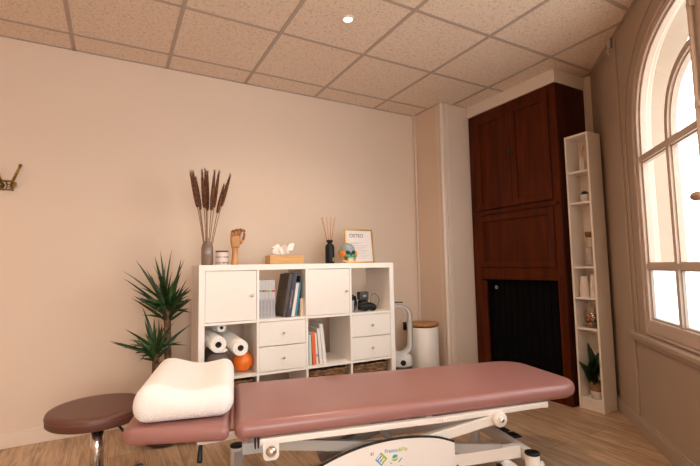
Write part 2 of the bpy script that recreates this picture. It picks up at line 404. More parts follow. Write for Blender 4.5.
# window: fixed frame, two leaves
win = struct(bpy.data.objects.new('window_1', None)); COL.objects.link(win)
bm = B(); o = arch(AO, BO, 3.0, zb=ZB); i = arch(AO-.025, BO-.02, 3.05, zb=ZB+.012); band(bm, o, i, -.09, .012, close=True)
obj('window_frame', bm, SASH, win, bevel=.004)
bm = B(); o = arch(AO-.027, BO-.022, 3.05, zb=ZB+.014); i = arch(.845, .69, 3.1, zb=.745); band(bm, o, i, -.05, .004, close=True)
o = arch(.845, .69, 3.1, zb=.745); i = arch(.832, .677, 3.1, zb=.758); band(bm, o, i, -.05, -.012, close=True)
obj('sash', bm, SASH, win, bevel=.004)
bm = B()
for s in (-1, 1):
    u = UC+s*.465
    wbox(bm, u-.016, u+.016, -.045, -.002, .75, SPR)
    wbox(bm, u-.024, u+.024, -.045, -.016, .75, SPR)
for z, hh in ((SPR, .018), (1.063, .016)):
    wbox(bm, UC-.84, UC+.84, -.043, -.001, z-hh, z+hh)
    wbox(bm, UC-.84, UC+.84, -.043, -.016, z-hh-.008, z+hh+.008)
ia = arch(.481, .418, 2.7); ib = arch(.447, .384, 2.7); band(bm, ia, ib, -.044, -.002)
ia = arch(.489, .426, 2.7); ib = arch(.439, .376, 2.7); band(bm, ia, ib, -.044, -.016)
obj('glazing_bar', bm, SASH, win)
bm = B(); wbox(bm, UC-.07, UC+.07, -.05, .012, ZB+.012, SPR+.70); wbox(bm, UC-.045, UC+.045, .010, .036, ZB+.02, SPR+.68)
obj('meeting_stile', bm, SASH, win, bevel=.006)
bm = B(); tube(bm, [wp(UC-.01, .052, z) for z in (ZB+.05, 2.35)], .010, 12)
for z in (.9, 1.38, 1.75, 2.2): wbox(bm, UC-.022, UC+.008, .036, .060, z, z+.025)
obj('bolt_rod', bm, SASH, win, 'auto')
bm = B(); tube(bm, [wp(UC, .04, 1.364), wp(UC, .07, 1.364)], .009, 12)
k = ell(bm, wp(UC, .085, 1.364), .026, .026, .020, 20, 12); obj('window_knob', bm, mat('worn_brass_knob', (.30, .17, .10), .4, metal=.4), win, True)
bm = B()
for z in (.80, 1.22, 1.62):
    tube(bm, [wp(UC-AO+.026, .012, z), wp(UC-AO+.026, .012, z+.07)], .007, 10)
obj('hinge', bm, SASH, win, 'auto')
# glass panes: frosted lower row, clear above
bm = B(); ga = arch(.84, .685, 3.1, zb=1.07)
V = [bm.verts.new(wp(u, -.028, z)) for u, z in ga]; bm.faces.new(V); obj('clear_pane', bm, GLASS, win)
bm = B(); V = [bm.verts.new(wp(u, -.028, z)) for u, z in ((UC-.84, .75), (UC+.84, .75), (UC+.84, 1.06), (UC-.84, 1.06))]; bm.faces.new(V); obj('frosted_pane', bm, FROST, win)

# mouldings on the window wall
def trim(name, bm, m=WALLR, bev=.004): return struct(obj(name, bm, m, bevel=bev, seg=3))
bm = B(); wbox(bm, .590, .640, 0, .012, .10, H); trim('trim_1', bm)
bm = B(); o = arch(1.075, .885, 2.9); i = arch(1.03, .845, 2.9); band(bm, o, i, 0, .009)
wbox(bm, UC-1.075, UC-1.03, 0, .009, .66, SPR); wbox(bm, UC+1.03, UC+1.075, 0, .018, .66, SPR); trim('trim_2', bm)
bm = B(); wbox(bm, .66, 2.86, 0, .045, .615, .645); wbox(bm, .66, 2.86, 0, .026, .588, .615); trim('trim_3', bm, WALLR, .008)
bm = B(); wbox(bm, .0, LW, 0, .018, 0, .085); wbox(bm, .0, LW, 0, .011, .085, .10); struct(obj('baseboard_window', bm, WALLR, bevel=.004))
# baseboards
bm = B(); box(bm, XL, XR, D-.014, D, 0, .095); struct(obj('baseboard_back', bm, BASEB, bevel=.004))
bm = B(); box(bm, XR-.012, XR, 3.075, D-.016, 0, .095); box(bm, XR+.03, 3.065, 3.023, 3.035, 0, .095); struct(obj('baseboard_right', bm, BASEB, bevel=.004))
# corner battens of the pier
bm = B(); box(bm, XR-.02, XR, D-.03, D-.001, .096, H-.005); struct(obj('trim_4', bm, TRIM, bevel=.006, seg=3))
bm = B(); tube(bm, [(XR+.004, 3.052, 0), (XR+.004, 3.052, H-.005)], .022, 16); box(bm, XR-.008, XR, 3.075, 3.115, .096, H-.005); box(bm, XR+.03, XR+.065, 3.025, 3.035, .096, H-.005)
struct(obj('trim_5', bm, TRIM, smooth='auto'))
# bulkhead over the closet
bm = B(); box(bm, 3.055, 3.4549, 2.07, 3.034, 2.545, H-.001); struct(obj('trim_6', bm, BULK, bevel=.003))
# gas / cable clip at the ceiling edge
bm = B(); 
q = wp(.62, .03, H-.05)
box(bm, q[0]-.012, q[0]+.012, q[1]-.012, q[1]+.012, H-.075, H-.006)
tube(bm, [(q[0], q[1], H-.07), (q[0]-.012, q[1]+.01, H-.10), (q[0]-.005, q[1]+.005, H-.12)], .004, 8)
struct(obj('ceiling_wire_clip', bm, GMETAL, bevel=.003))

# ------------------------------------------------------------------ downlights
SPOTS = [(1.265, 2.238), (-1.15, 2.24), (1.265, .45), (-.60, .45), (-.6, -1.4), (.75, -1.3)]  # first one is in view; the rest are added fill spots
for k, (x, y) in enumerate(SPOTS):
    t = thing('ceiling_downlight', 'small round recessed spotlight glowing in the ceiling tile' if k == 0 else 'added recessed fill spotlight in the ceiling out of view', 'ceiling light', (x, y, H), 0, None if k == 0 else 'added fill downlights out of view')
    bm = B(); lathe(bm, [(.026, -.002), (.030, -.008), (.041, -.008), (.043, .0), (.026, .0)], 32); obj('bezel', bm, PLASTW, t, True)
    bm = B(); lathe(bm, [(0, -.005), (.026, -.005)], 32); lathe(bm, [(0, -.001), (.026, -.001)], 32); obj('lamp_lens', bm, BULB, t)
    L = bpy.data.lights.new('downlight_lamp', 'SPOT'); L.energy = (50 if k == 0 else 34); L.color = (1, .79, .60); L.spot_size = RAD(150); L.spot_blend = 1; L.shadow_soft_size = .05
    lo = bpy.data.objects.new('downlight_lamp', L); COL.objects.link(lo); lo.parent = t; lo.location = (0, 0, -.02)

t = thing('added_fill_lantern', 'added round paper fill lantern hanging unseen behind the camera', 'fill lamp', (-.75, -1.1, 2.0))  # unseen lantern added to brighten the ceiling and walls
bm = B(); lathe(bm, [(.06, .19), (.14, .15), (.20, .07), (.215, 0), (.20, -.07), (.14, -.15), (.06, -.19)], 40); obj('fill_lantern_shade', bm, emis('fill_lantern_glow', (1, .74, .5), 6), t, True)
bm = B(); tube(bm, [(0, 0, .19), (0, 0, .654)], .004, 6); obj('cord', bm, BLACKM, t)
L = bpy.data.lights.new('fill_lantern_bulb', 'POINT'); L.energy = 34; L.color = (1, .82, .64); L.shadow_soft_size = .22
lo = bpy.data.objects.new('fill_lantern_bulb', L); COL.objects.link(lo); lo.parent = t; lo.location = (0, 0, -.0)

# ------------------------------------------------------------------ mahogany closet (front faces -x)
cl = thing('mahogany_closet', 'tall dark mahogany built-in closet with panelled doors above a black opening', 'closet', (3.07, 2.555, 0))
CY0, CY1, CX = 2.078, 3.028, 3.07
def cb(bm, x0, x1, y0, y1, z0, z1): return box(bm, x0-3.07, x1-3.07, y0-2.555, y1-2.555, z0, z1)
bm = B()
cb(bm, 3.088, 3.45, CY0, CY0+.02, .0, 2.544); cb(bm, 3.088, 3.45, CY1-.02, CY1, 0, 2.544); cb(bm, 3.43, 3.45, CY0+.02, CY1-.02, 0, 2.544)
cb(bm, 3.088, 3.43, CY0+.02, CY1-.02, 2.52, 2.544); cb(bm, 3.088, 3.43, CY0+.02, CY1-.02, 1.0, 1.02)
obj('carcass', bm, MAHOGD, cl)
bm = B()
cb(bm, 3.066, 3.088, 2.94, CY1, 0, 2.544); cb(bm, 3.066, 3.088, CY0, 2.145, 0, 2.544); cb(bm, 3.066, 3.088, 2.145, 2.94, 2.485, 2.544)
cb(bm, 3.066, 3.088, 2.145, 2.94, 1.545, 1.60); cb(bm, 3.066, 3.088, 2.145, 2.94, .955, 1.06); cb(bm, 3.066, 3.088, 2.145, 2.94, 0, .16)
cb(bm, 3.048, 3.066, 2.10, 2.99, 1.555, 1.585)
cb(bm, 3.058, 3.066, 2.14, 2.94, .955, .985); cb(bm, 3.058, 3.066, 2.115, 2.14, .1, .985)
obj('face_frame', bm, MAHOG, cl, bevel=.004)
def pdoor(name, y0, y1, z0, z1):
    bm = B(); s = .055
    cb(bm, 3.054, 3.074, y0, y0+s, z0, z1); cb(bm, 3.054, 3.074, y1-s, y1, z0, z1)
    cb(bm, 3.054, 3.074, y0+s, y1-s, z0, z0+s); cb(bm, 3.054, 3.074, y0+s, y1-s, z1-s, z1); cb(bm, 3.068, 3.074, y0+s, y1-s, z0+s, z1-s)
    return obj(name, bm, MAHOG, cl, bevel=.005, seg=3)
pdoor('upper_door', 2.147, 2.528, 1.605, 2.483)
d = pdoor('upper_door', 2.532, 2.938, 1.605, 2.483)
bm = B(); tube(bm, [(-.016, -.03, 2.09), (-.032, -.03, 2.09)], [.009, .014], 12); box(bm, -.021, -.016, -.045, .0, 2.08, 2.10); obj('latch', bm, BLACK, d)
pdoor('drop_panel', 2.147, 2.938, 1.062, 1.543)
bm = B()
for k in range(24):
    y0 = 2.147+k*.792/24-2.555; box(bm, .036 if k % 2 else .044, .05, y0, y0+.792/24, .162, .953)
obj('curtain', bm, mat('black_curtain', (.002, .002, .002), .9, spec=.1), cl)
bm = B(); prism(bm, [(2.94-2.555, .16), (2.868-2.555, .16), (2.876-2.555, .935), (2.94-2.555, .95)], -.012, .012, 'yz'); obj('shutter_leaf', bm, MAHOG, cl, bevel=.004)
bm = B(); lathe(bm, [(.008, 0), (.016, .0), (.016, .006), (.008, .006), (.008, 0)], 20, (.026, 2.79-2.555, .88), 'x'); obj('lock_ring', bm, CHROME, cl)
bm = B()
bm.free()
for y_, z in ((CY1-.022, 1.75), (CY1-.022, 2.3), (CY1-.022, .3), (CY1-.022, .8), (CY0+.05, .55)): obj('hinge', tube(B(), [(-.006, y_-2.555, z), (-.006, y_-2.555, z+.06)], .007, 8), BLACK, cl, True)

# ------------------------------------------------------------------ narrow white shelf tower
st = thing('narrow_bookcase', 'tall narrow white open bookcase between mahogany closet and window wall', 'bookcase', (3.115, 1.962, 0))
w2_, dp, ht = .095, .165, 2.085
bm = B(); box(bm, 0, dp, w2_-.016, w2_, 0, ht); obj('side_panel', bm, SHELFW, st, bevel=.0015)
bm = B(); box(bm, 0, dp, -w2_, -w2_+.016, 0, ht); obj('side_panel', bm, SHELFW, st, bevel=.0015)
obj('back_panel', bx(dp-.006, dp, -w2_+.016, w2_-.016, .05, ht-.016), SHELFW, st)
obj('top_panel', bx(0, dp, -w2_+.016, w2_-.016, ht-.016, ht), SHELFW, st, bevel=.001)
obj('plinth', bx(.012, .024, -w2_+.016, w2_-.016, 0, .068), SHELFW, st)
SZ = [.085, .602, .83, 1.064, 1.558, 1.80]
for z in SZ: obj('shelf_board', bx(.004, dp-.007, -w2_+.0165, w2_-.0165, z-.016, z), SHELFW, st, bevel=.001)
def sh(x, y, z): return (3.115+x, 1.962+y, z+.0005)
# top: small diffuser bottle with a coral stick
t = thing('diffuser_bottle', 'small clear bottle with coral stick on the bookcase top cell', 'bottle', sh(.07, .0, 1.80))
bm = B(); lathe(bm, solid([(.022, 0), (.023, .005), (.023, .075), (.010, .095), (.010, .115)]), 24); obj('bottle_body', bm, mat('milky_glass', (.70, .64, .58), .2), t, True)
bm = B(); tube(bm, [(0, 0, .10), (-.004, -.012, .16), (-.006, -.022, .20)], [.003, .004, .006], 8); obj('stick', bm, mat('coral_stick', (.6, .14, .08), .6), t, True)
# cactus
t = thing('potted_cactus', 'tiny dark cactus in round white pot on second bookcase shelf', 'plant', sh(.07, -.005, 1.558))
bm = B(); lathe(bm, [(0, 0), (.022, 0), (.031, .012), (.034, .05), (.034, .058), (.030, .058), (.029, .05), (0, .05)], 28); obj('pot', bm, TERRA, t, True)
bm = B(); ell(bm, (0, 0, .062), .025, .025, .024)
for k in range(60):
    a_ = random.random()*2*PI; e_ = random.random()*1.3; d_ = Vector((math.cos(a_)*math.cos(e_), math.sin(a_)*math.cos(e_), math.sin(e_)))
    tube(bm, [Vector((0, 0, .062))+d_*.022, Vector((0, 0, .062))+d_*.031], [.0012, .0003], 4)
obj('cactus_body', bm, DLEAF, t, True)
# tall jar with cork
t = thing('corked_glass_jar', 'tall clear glass jar with brown cork stopper on the bookcase', 'jar', sh(.075, -.02, 1.064))
bm = B(); lathe(bm, [(0, 0), (.036, 0), (.038, .006), (.038, .19), (.030, .215), (.030, .235), (.027, .235), (.027, .213), (.034, .188), (.034, .008), (0, .008)], 32); obj('jar_body', bm, JARG, t, True)
bm = B(); lathe(bm, solid([(.026, .222), (.031, .236), (.032, .262)]), 24); obj('cork_stopper', bm, CORK, t, True)
bm = B(); lathe(bm, solid([(.033, .009), (.033, .14)]), 24); obj('jar_contents', bm, mat('white_cotton', (.62, .56, .50), .9, bump=1, bscale=60), t, True)
# cups
for k, (dx, dy, n) in enumerate(((.05, .030, 5), (.06, -.044, 6))):
    t = thing('paper_cup_stack', ['stack of paper cups on the left of the bookcase cup shelf', 'partly hidden stack of paper cups against the bookcase right side'][k], 'cups', sh(dx, dy, .83), 0)
    for j in range(n):
        bm = B(); z = j*.016; lathe(bm, [(.034, z), (.0345, z+.004), (.0335, z+.005), (.0245, z+.092), (0, z+.092), (0, z+.089), (.023, z+.089), (.032, z)], 28)
        obj('paper_cup', bm, CUP, t, True)
# candy jar
t = thing('candy_jar', 'squat lidded glass jar of colourful candies on the bookcase', 'jar', sh(.078, -.002, .602))
bm = B(); lathe(bm, [(0, 0), (.055, 0), (.062, .01), (.062, .115), (.048, .135), (.048, .15), (.045, .15), (.045, .133), (.059, .113), (.059, .012), (0, .004)], 32); obj('jar_body', bm, JARG, t, True)
bm = B(); lathe(bm, [(0, .152), (.050, .152), (.052, .165), (.03, .172), (.012, .174), (.016, .19), (0, .194)], 32); obj('jar_lid', bm, JARG, t, True)
cm = [mat('candy_%s' % n, c, .35) for n, c in (('red', (.55, .02, .015)), ('orange', (.75, .16, .02)), ('yellow', (.65, .42, .03)), ('green', (.08, .28, .03)), ('brown', (.07, .02, .012)), ('cream', (.6, .45, .3)))]
bm = B()
for k in range(230):
    r_ = .052*math.sqrt(random.random()); a_ = random.random()*2*PI; n0 = len(bm.faces)
    ell(bm, (r_*math.cos(a_), r_*math.sin(a_), .012+.085*random.random()), .009, .007, .006, 7, 4, Matrix.Rotation(random.random()*3, 3, 'X'))
    mi = random.choice([0, 0, 1, 2, 3, 4, 4, 5]); bm.faces.ensure_lookup_table()
    for f in bm.faces[n0:]: f.material_index = mi
o = obj('candy_fill', bm, cm, t, True); o['kind'] = 'stuff'
# leafy plant
t = thing('potted_rubber_plant', 'dark broad-leaved plant in tan and white pot on lowest bookcase shelf', 'plant', sh(.075, -.012, .085))
bm = B(); lathe(bm, [(0, 0), (.046, 0), (.053, .045), (.053, .055)], 30); obj('pot_base', bm, TERRA, t, True)
bm = B(); lathe(bm, [(.0535, .055), (.058, .12), (.054, .12), (.050, .105), (0, .105)], 30); obj('pot_rim', bm, mat('tan_jute', (.24, .12, .05), .9, bump=.7, bscale=100), t, True)
def blade(bm, p0, p1, wid, bend=.05, n=8, cup=.25, side=None, tipw=.0, peak=.35):
    p0, p1 = Vector(p0), Vector(p1); d = p1-p0; L = d.length; dn = d.normalized()
    s = side if side else dn.cross(Vector((0, 0, 1)))
    if s.length < .1: s = Vector((1, 0, 0))
    s = s.normalized(); u = s.cross(dn).normalized()
    if u.z < 0: u = -u
    prev = None
    for k in range(n+1):
        t_ = k/n; c = p0+d*t_ + u*bend*L*4*t_*(1-t_)
        w_ = wid*(min(1, (t_+.12)/peak) if t_ < peak-.12 else max(0, 1-((t_-peak+.12)/(1.12-peak))**1.6)) + tipw
        V = [bm.verts.new(c - s*w_/2 + u*w_*cup), bm.verts.new(c), bm.verts.new(c + s*w_/2 + u*w_*cup)]
        if prev: bm.faces.new((prev[0], prev[1], V[1], V[0])); bm.faces.new((prev[1], prev[2], V[2], V[1]))
        prev = V
bm = B()
for p1, wd in (((-.05, .035, .41), .05), ((-.11, .075, .27), .05), ((-.10, -.085, .30), .06), ((-.10, -.075, .20), .06), ((-.09, .045, .22), .06), ((.01, -.03, .36), .05), ((-.085, .0, .28), .06), ((.02, .04, .33), .05), ((-.10, -.02, .24), .06), ((-.085, .02, .17), .05), ((-.04, -.03, .33), .06)):
    q1 = (max(p1[0], -.12), p1[1], p1[2]); blade(bm, (q1[0]*.15, q1[1]*.15, q1[2]*.45), q1, wd*1.2, .12, 8, .12, Matrix.Rotation(RAD(60), 3, Vector(q1).normalized()) @ Vector(q1).cross(Vector((0, 0, 1))).normalized())
obj('foliage', bm, DLEAF, t, True)
bm = B(); tube(bm, [(0, 0, .10), (-.004, .004, .16), (0, 0, .24)], .005, 8); obj('stem', bm, BARK, t, True)

# ------------------------------------------------------------------ cube shelving unit
KA = -.0439
kx = thing('cube_shelf', 'white cube shelving unit with doors and drawers against back wall', 'shelving unit', (.4848, 2.8593, 0), KA)
KM = Matrix.Translation((.4848, 2.8593, 0)) @ Matrix.Rotation(KA, 4, 'Z')
def kw(x, y, z): return tuple(KM @ Vector((x, y, z)))
KW, KD, KH = 1.468, .39, 1.12
obj('top_panel', bx(0, KW, 0, KD, 1.082, KH), WHITE, kx, bevel=.0015)
obj('bottom_panel', bx(0, KW, 0, KD, 0, .038), WHITE, kx, bevel=.0015)
obj('side_panel', bx(0, .038, 0, KD, .038, 1.082), WHITE, kx, bevel=.0015); obj('side_panel', bx(KW-.038, KW, 0, KD, .038, 1.082), WHITE, kx, bevel=.0015)
cx = [.038+.336*k+.016*k for k in range(4)]  # cell left edges
for k in range(1, 4): obj('divider', bx(cx[k]-.016, cx[k], .001, KD, .038, 1.082), WHITE, kx, bevel=.001)
ZR = [.038, .398-.004, .746]      # floor of rows bottom, middle, top
for z in (.394, .746):
    for k in range(4): obj('shelf_board', bx(cx[k], cx[k]+.336, .001, KD, z-.016, z), WHITE, kx)
def knob(parent, x, z, y=-.0):
    bm = B(); lathe(bm, [(0, 0), (.0045, 0), (.0045, -.012), (.009, -.016), (.009, -.022), (0, -.024)], 16, (x, y, z), 'y'); obj('knob', bm, CHROME, parent, True)
for k, kxn in ((0, .36), (2, 1.055)):
    d = obj('door', bx(cx[k]+.002, cx[k]+.334, .004, .022, .749, 1.079), WHITE2, kx, bevel=.001); knob(d, cx[k]+.302, .912, .004)
for k in (1, 3):
    for z0, z1 in ((.397, .560), (.565, .727)):
        d = obj('drawer', bx(cx[k]+.002, cx[k]+.334, .004, .022, z0, z1), WHITE2, kx, bevel=.001); knob(d, cx[k]+.168, (z0+z1)/2, .004)
        obj('drawer_box', bx(cx[k]+.008, cx[k]+.328, .023, .36, z0+.006, z1-.03), WHITE, d)
# baskets
def basket(k, lab):
    t = thing('wicker_basket', lab, 'basket', kw(cx[k]+.168, .175, .0385), KA, 'wicker baskets in the cube shelf')
    bm = B(); hw, hd, hh = .152, .155, .305
    o1 = rrect(-hw, hw, -hd, hd, [.03]*4); nn = len(o1); rings = []
    for j in range(28):
        z = hh*j/27; sc = .90+.10*z/hh; w_ = .0035*(1 if j % 2 else -1)
        rings.append([bm.verts.new(((x*sc)+(w_ if (i//2) % 2 else -w_)*(1 if x > 0 else -1), (y*sc)+(w_ if (i//2) % 2 else -w_)*(1 if y > 0 else -1), z)) for i, (x, y) in enumerate(o1)])
    rings.append([bm.verts.new((x*.93, y*.93, hh)) for x, y in o1]); rings.append([bm.verts.new((x*.84, y*.84, .01)) for x, y in o1])
    for A, C in zip(rings, rings[1:]):
        for i in range(nn): bm.faces.new((A[i], A[(i+1) % nn], C[(i+1) % nn], C[i]))
    bm.faces.new(rings[0][::-1]); bm.faces.new(rings[-1]); obj('basket_body', bm, WICKER, t)
    bm = B()
    for ph in (0, PI):
        pts = []
        for i in range(121):
            q = i/120*nn; j = int(q) % nn; f = q-int(q); x = o1[j][0]*(1-f)+o1[(j+1) % nn][0]*f; y = o1[j][1]*(1-f)+o1[(j+1) % nn][1]*f
            dr = .006*math.sin(i*1.2+ph); pts.append((x*(1+dr), y*(1+dr), hh+.008*math.cos(i*1.2+ph)))
        tube(bm, pts, .008, 6, False)
    obj('braided_rim', bm, WICKER, t, True)
basket(2, 'wicker basket under the orange and white books'); basket(3, 'wicker basket under the right-hand pair of drawers'); basket(0, 'wicker basket under the paper rolls and orange ball')

# books
def book(x0, lean, w_, h_, d_, cover, z, y=.07, page=True, label='', group=None, marks=None, spine=None):
    """spine faces the camera (-y); x0 is the bottom left corner in shelf frame; lean in radians (positive leans right)"""
    t = thing('book', label, 'book', kw(x0, y, z+.0006), KA, group)
    R = Matrix.Translation((0, 0, w_*math.sin(lean) if lean > 0 else 0)) @ Matrix.Rotation(lean, 4, 'Y')
    def fin(bm):
        bmesh.ops.transform(bm, matrix=R, verts=bm.verts); return bm
    bm = B(); box(bm, 0, .002, 0, d_, 0, h_); box(bm, w_-.002, w_, 0, d_, 0, h_); box(bm, .002, w_-.002, 0, .003, 0, h_); obj('cover', fin(bm), cover, t)
    obj('page_block', fin(bx(.0022, w_-.0022, .0032, d_-.004, .003, h_-.004)), PAPER, t)
    for (z0, z1, m, x_0, x_1) in (marks or []): obj('spine_label', fin(bx(w_*x_0, w_*x_1, -.0006, .0005, h_*z0, h_*z1)), m, t)
    return t
JC = mat('journal_cover', (.50, .47, .46), .5, var=.03); JG = mat('journal_grey_band', (.36, .33, .34), .5, var=.2, vscale=60)
dots = [mat('dot_%s' % n, c, .5) for n, c in (('teal', (.02, .30, .33)), ('brick', (.40, .04, .03)), ('green', (.16, .32, .03)), ('lime', (.25, .42, .04)), ('crimson', (.55, .01, .06)))]
dn = ['teal', 'brick red', 'dark green', 'lime green', 'crimson']
for k in range(5):
    book(cx[1]+.003+k*.0235, 0, .0225, .268 - .001*k, .19, JC, .746, .03, label='pale grey journal with %s dot on its spine' % dn[k], group='pale journals in a row', marks=[(.03, .48, JG, .12, .88), (.69, .735, dots[k], .05, .95), (.5, .52, JG, .1, .9)])
NAVY = mat('navy_cover', (.045, .045, .07), .4, var=.2, vscale=20); DKB = mat('dark_brown_cover', (.075, .055, .05), .4, var=.3, vscale=20); DKL = mat('pale_spine_text', (.30, .21, .15), .6, var=.7, vscale=90)
SKY = mat('blue_cover', (.03, .22, .34), .4); CREAM = mat('cream_cover', (.66, .52, .38), .5); WHC = mat('white_cover', (.74, .68, .62), .5, var=.03)
t = book(cx[1]+.178, .17, .024, .305, .22, DKB, .746, .04, label='dark book with brown lettered cover, leaning right against navy one')
bm = B(); box(bm, -.0007, .0, .012, .21, .02, .19); bmesh.ops.transform(bm, matrix=Matrix.Translation((0, 0, .024*math.sin(.17))) @ Matrix.Rotation(.17, 4, 'Y'), verts=bm.verts); obj('cover_lettering', bm, DKL, t)
book(cx[1]+.206, .17, .030, .308, .22, NAVY, .746, .04, label='navy hardback leaning beside the dark lettered book', marks=[(.2, .6, DKL, .3, .7)])
book(cx[1]+.2435, .16, .022, .24, .15, WHC, .746, .045, label='white paperback leaning between navy and blue books')
book(cx[1]+.268, .155, .014, .245, .15, SKY, .746, .045, label='bright blue thin book leaning among the dark books')
book(cx[1]+.3085, 0, .025, .125, .055, CREAM, .746, .04, label='short cream book in front of the black binder')
t = book(cx[1]+.321, .0, .014, .285, .20, BLACKM, .746, .105, label='black binder standing behind the short cream book')
TEALW = mat('pale_teal_cover', (.52, .60, .54), .5); ORG = mat('orange_cover', (.72, .13, .03), .45); TEALM = mat('teal_tip', (.02, .35, .25), .5); PINKM = mat('mauve_mark', (.2, .12, .3), .5)
book(cx[2]+.020, -.03, .018, .232, .17, TEALW, .394, .03, label='pale book with teal band at the top of spine', marks=[(.93, .99, TEALM, .05, .95)])
book(cx[2]+.047, -.06, .026, .235, .17, ORG, .394, .03, label='orange paperback in the middle shelf cell')
book(cx[2]+.076, -.06, .014, .225, .16, WHC, .394, .035, label='thin white booklet just right of the orange paperback', marks=[(.25, .32, PINKM, .1, .9)])
book(cx[2]+.100, -.09, .022, .255, .19, WHC, .394, .03, label='white book second from the right end of its row')
book(cx[2]+.127, -.10, .026, .285, .20, WHC, .394, .03, label='tall white book closing the row at right')

# paper rolls, foam roller, orange ball (left middle cell)
def roll(x, z, y0, y1, dx, dz, r_, lab):
    t = thing('paper_roll', lab, 'paper roll', kw(x, y0, z), KA)
    L = Vector((dx, y1-y0, dz)); n = 32
    def ring(rad, f): 
        return [Vector((rad*math.cos(2*PI*k/n), 0, rad*math.sin(2*PI*k/n)))+L*f for k in range(n)]
    bm = B(); R = [[bm.verts.new(p) for p in q] for q in (ring(r_*.38, 0), ring(r_*.94, 0), ring(r_, .02), ring(r_, 1), ring(r_*.38, 1))]
    for A, C in zip(R, R[1:]):
        for k in range(n): bm.faces.new((A[k], A[(k+1) % n], C[(k+1) % n], C[k]))
    obj('paper_winding', bm, PAPER, t, 'auto')
    bm = B(); R = [[bm.verts.new(p) for p in q] for q in (ring(r_*.38, .0), ring(r_*.36, .9))]
    for k in range(n): bm.faces.new((R[0][k], R[0][(k+1) % n], R[1][(k+1) % n], R[1][k]))
    bm.faces.new(R[1]); obj('core_tube', bm, PAPERD, t, True)
    return t
t = thing('exercise_ball', 'orange exercise ball on the middle left shelf', 'ball', kw(.302, .105, .395+.068), KA)
bm = B(); ell(bm, (0, 0, 0), .068, .068, .068, 40, 24); obj('ball_skin', bm, WCLOTH_ORANGE, t, True)
t = thing('grey_foam_roller', 'grey foam ball-ended roller beside the orange ball', 'roller', kw(.142, .05, .395+.080), KA)
bm = B(); lathe(bm, [(0, 0), (.05, .004), (.075, .02), (.079, .04), (.079, .28), (.06, .30), (0, .302)], 36, axis='y'); obj('roller_body', bm, GREYF, t, True)
t = roll(.122, .608, -.012, .33, -.026, .01, .052, 'white paper roll lying left on the grey roller, end outward')
bm = B(); 
pts = [(-.045, .0), (-.052, .02), (-.05, -.03), (-.03, -.055), (.0, -.062), (.035, -.060), (.075, -.052)]
pv = None
for q in [(.046*math.cos(a_), .046*math.sin(a_)) for a_ in [PI*.9+k*.14 for k in range(8)]] + [(.01, -.052), (.04, -.05), (.060, -.040)]:
    V = [bm.verts.new((q[0]*1.06, .015, q[1]*1.06)), bm.verts.new((q[0]*1.06-.03, .30, q[1]*1.06+.02))]
    if pv: bm.faces.new((pv[0], V[0], V[1], pv[1]))
    pv = V
o = obj('loose_paper_sheet', bm, PAPER, t, True); md = o.modifiers.new('solid', 'SOLIDIFY'); md.thickness = .0012
roll(.263, .574, -.014, .33, -.05, .04, .052, 'white paper roll resting on top of the orange ball')
roll(.164, .697, .12, .35, -.03, -.005, .030, 'third paper roll lying behind and above the two others')

# gear in the upper right cell
def coil(name, lab, c, R_, n, m, tilt, th, rr=.003):
    bm = B(); pts = []
    for k in range(n*24+1):
        a_ = 2*PI*k/24; q = R_*(1+.12*math.sin(k*.13)); pts.append(Vector((q*math.cos(a_)*th, .012*math.sin(k*.37)+.002*k/24, q*math.sin(a_))))
    Mx = Matrix.Rotation(tilt, 3, 'Z'); tube(bm, [Mx @ p for p in pts], rr, 6)
    o = obj(name, bm, m, None, True); o.location = kw(*c); o.rotation_euler = (0, 0, KA); return tag(o, lab, 'cable')
X3 = cx[3]
coil('cable_coil', 'coiled black cable leaning at the left of upper right cell', (X3+.062, .09, .746+.066), .056, 4, BLACKM, .5, .55, .0042)
coil('cable_loop', 'thin brown cable loop standing at the right of the cell', (X3+.255, .10, .7505+.063), .058, 1, mat('brown_cable', (.16, .07, .04), .5), .2, .85, .0022)
t = thing('charger_box', 'dark grey device box on a base in the upper right cell', 'device', kw(X3+.160, .125, .747), KA+.1)
bm = B(); rbox(bm, (0, 0, .115), (.085, .05, .065), .008, 4); obj('device_body', bm, DGREY, t, True)
bm = B(); rbox(bm, (0, 0, .041), (.07, .06, .080), .012, 4); obj('device_base', bm, BLACKM, t, True)
bm = B(); box(bm, -.014, .014, -.0262, -.0252, .108, .122); obj('device_badge', bm, GMETAL, t)
t = thing('black_pouch', 'black padded pouch lying in front of the device box', 'pouch', kw(X3+.155, .05, .7515), KA-.1)
bm = B(); rbox(bm, (0, 0, .032), (.155, .055, .062), .025, 8, lambda v: Vector((v.x, v.y, v.z*(1-.25*abs(v.x)/.08)+.004*math.sin(v.x*90)))); 
bmesh.ops.translate(bm, verts=bm.verts, vec=(0, 0, 0)); obj('pouch_body', bm, BLACKM, t, True)
bm = B(); tube(bm, [(-.06, -.0, .055), (-.02, -.02, .066), (.03, -.02, .060), (.065, 0, .045)], .004, 8); obj('pouch_strap', bm, DGREY, t, True)
t = thing('grey_power_strip', 'small grey box standing at the cell left edge', 'device', kw(X3+.022, .06, .7465), KA)
bm = B(); rbox(bm, (0, 0, .045), (.022, .07, .088), .006, 3); obj('strip_body', bm, PLASTG, t, True)

# ------------------------------------------------------------------ things on top of the cube shelf
KT = KH+.0006
def top(px_x, y): return (px_x, y, KT)
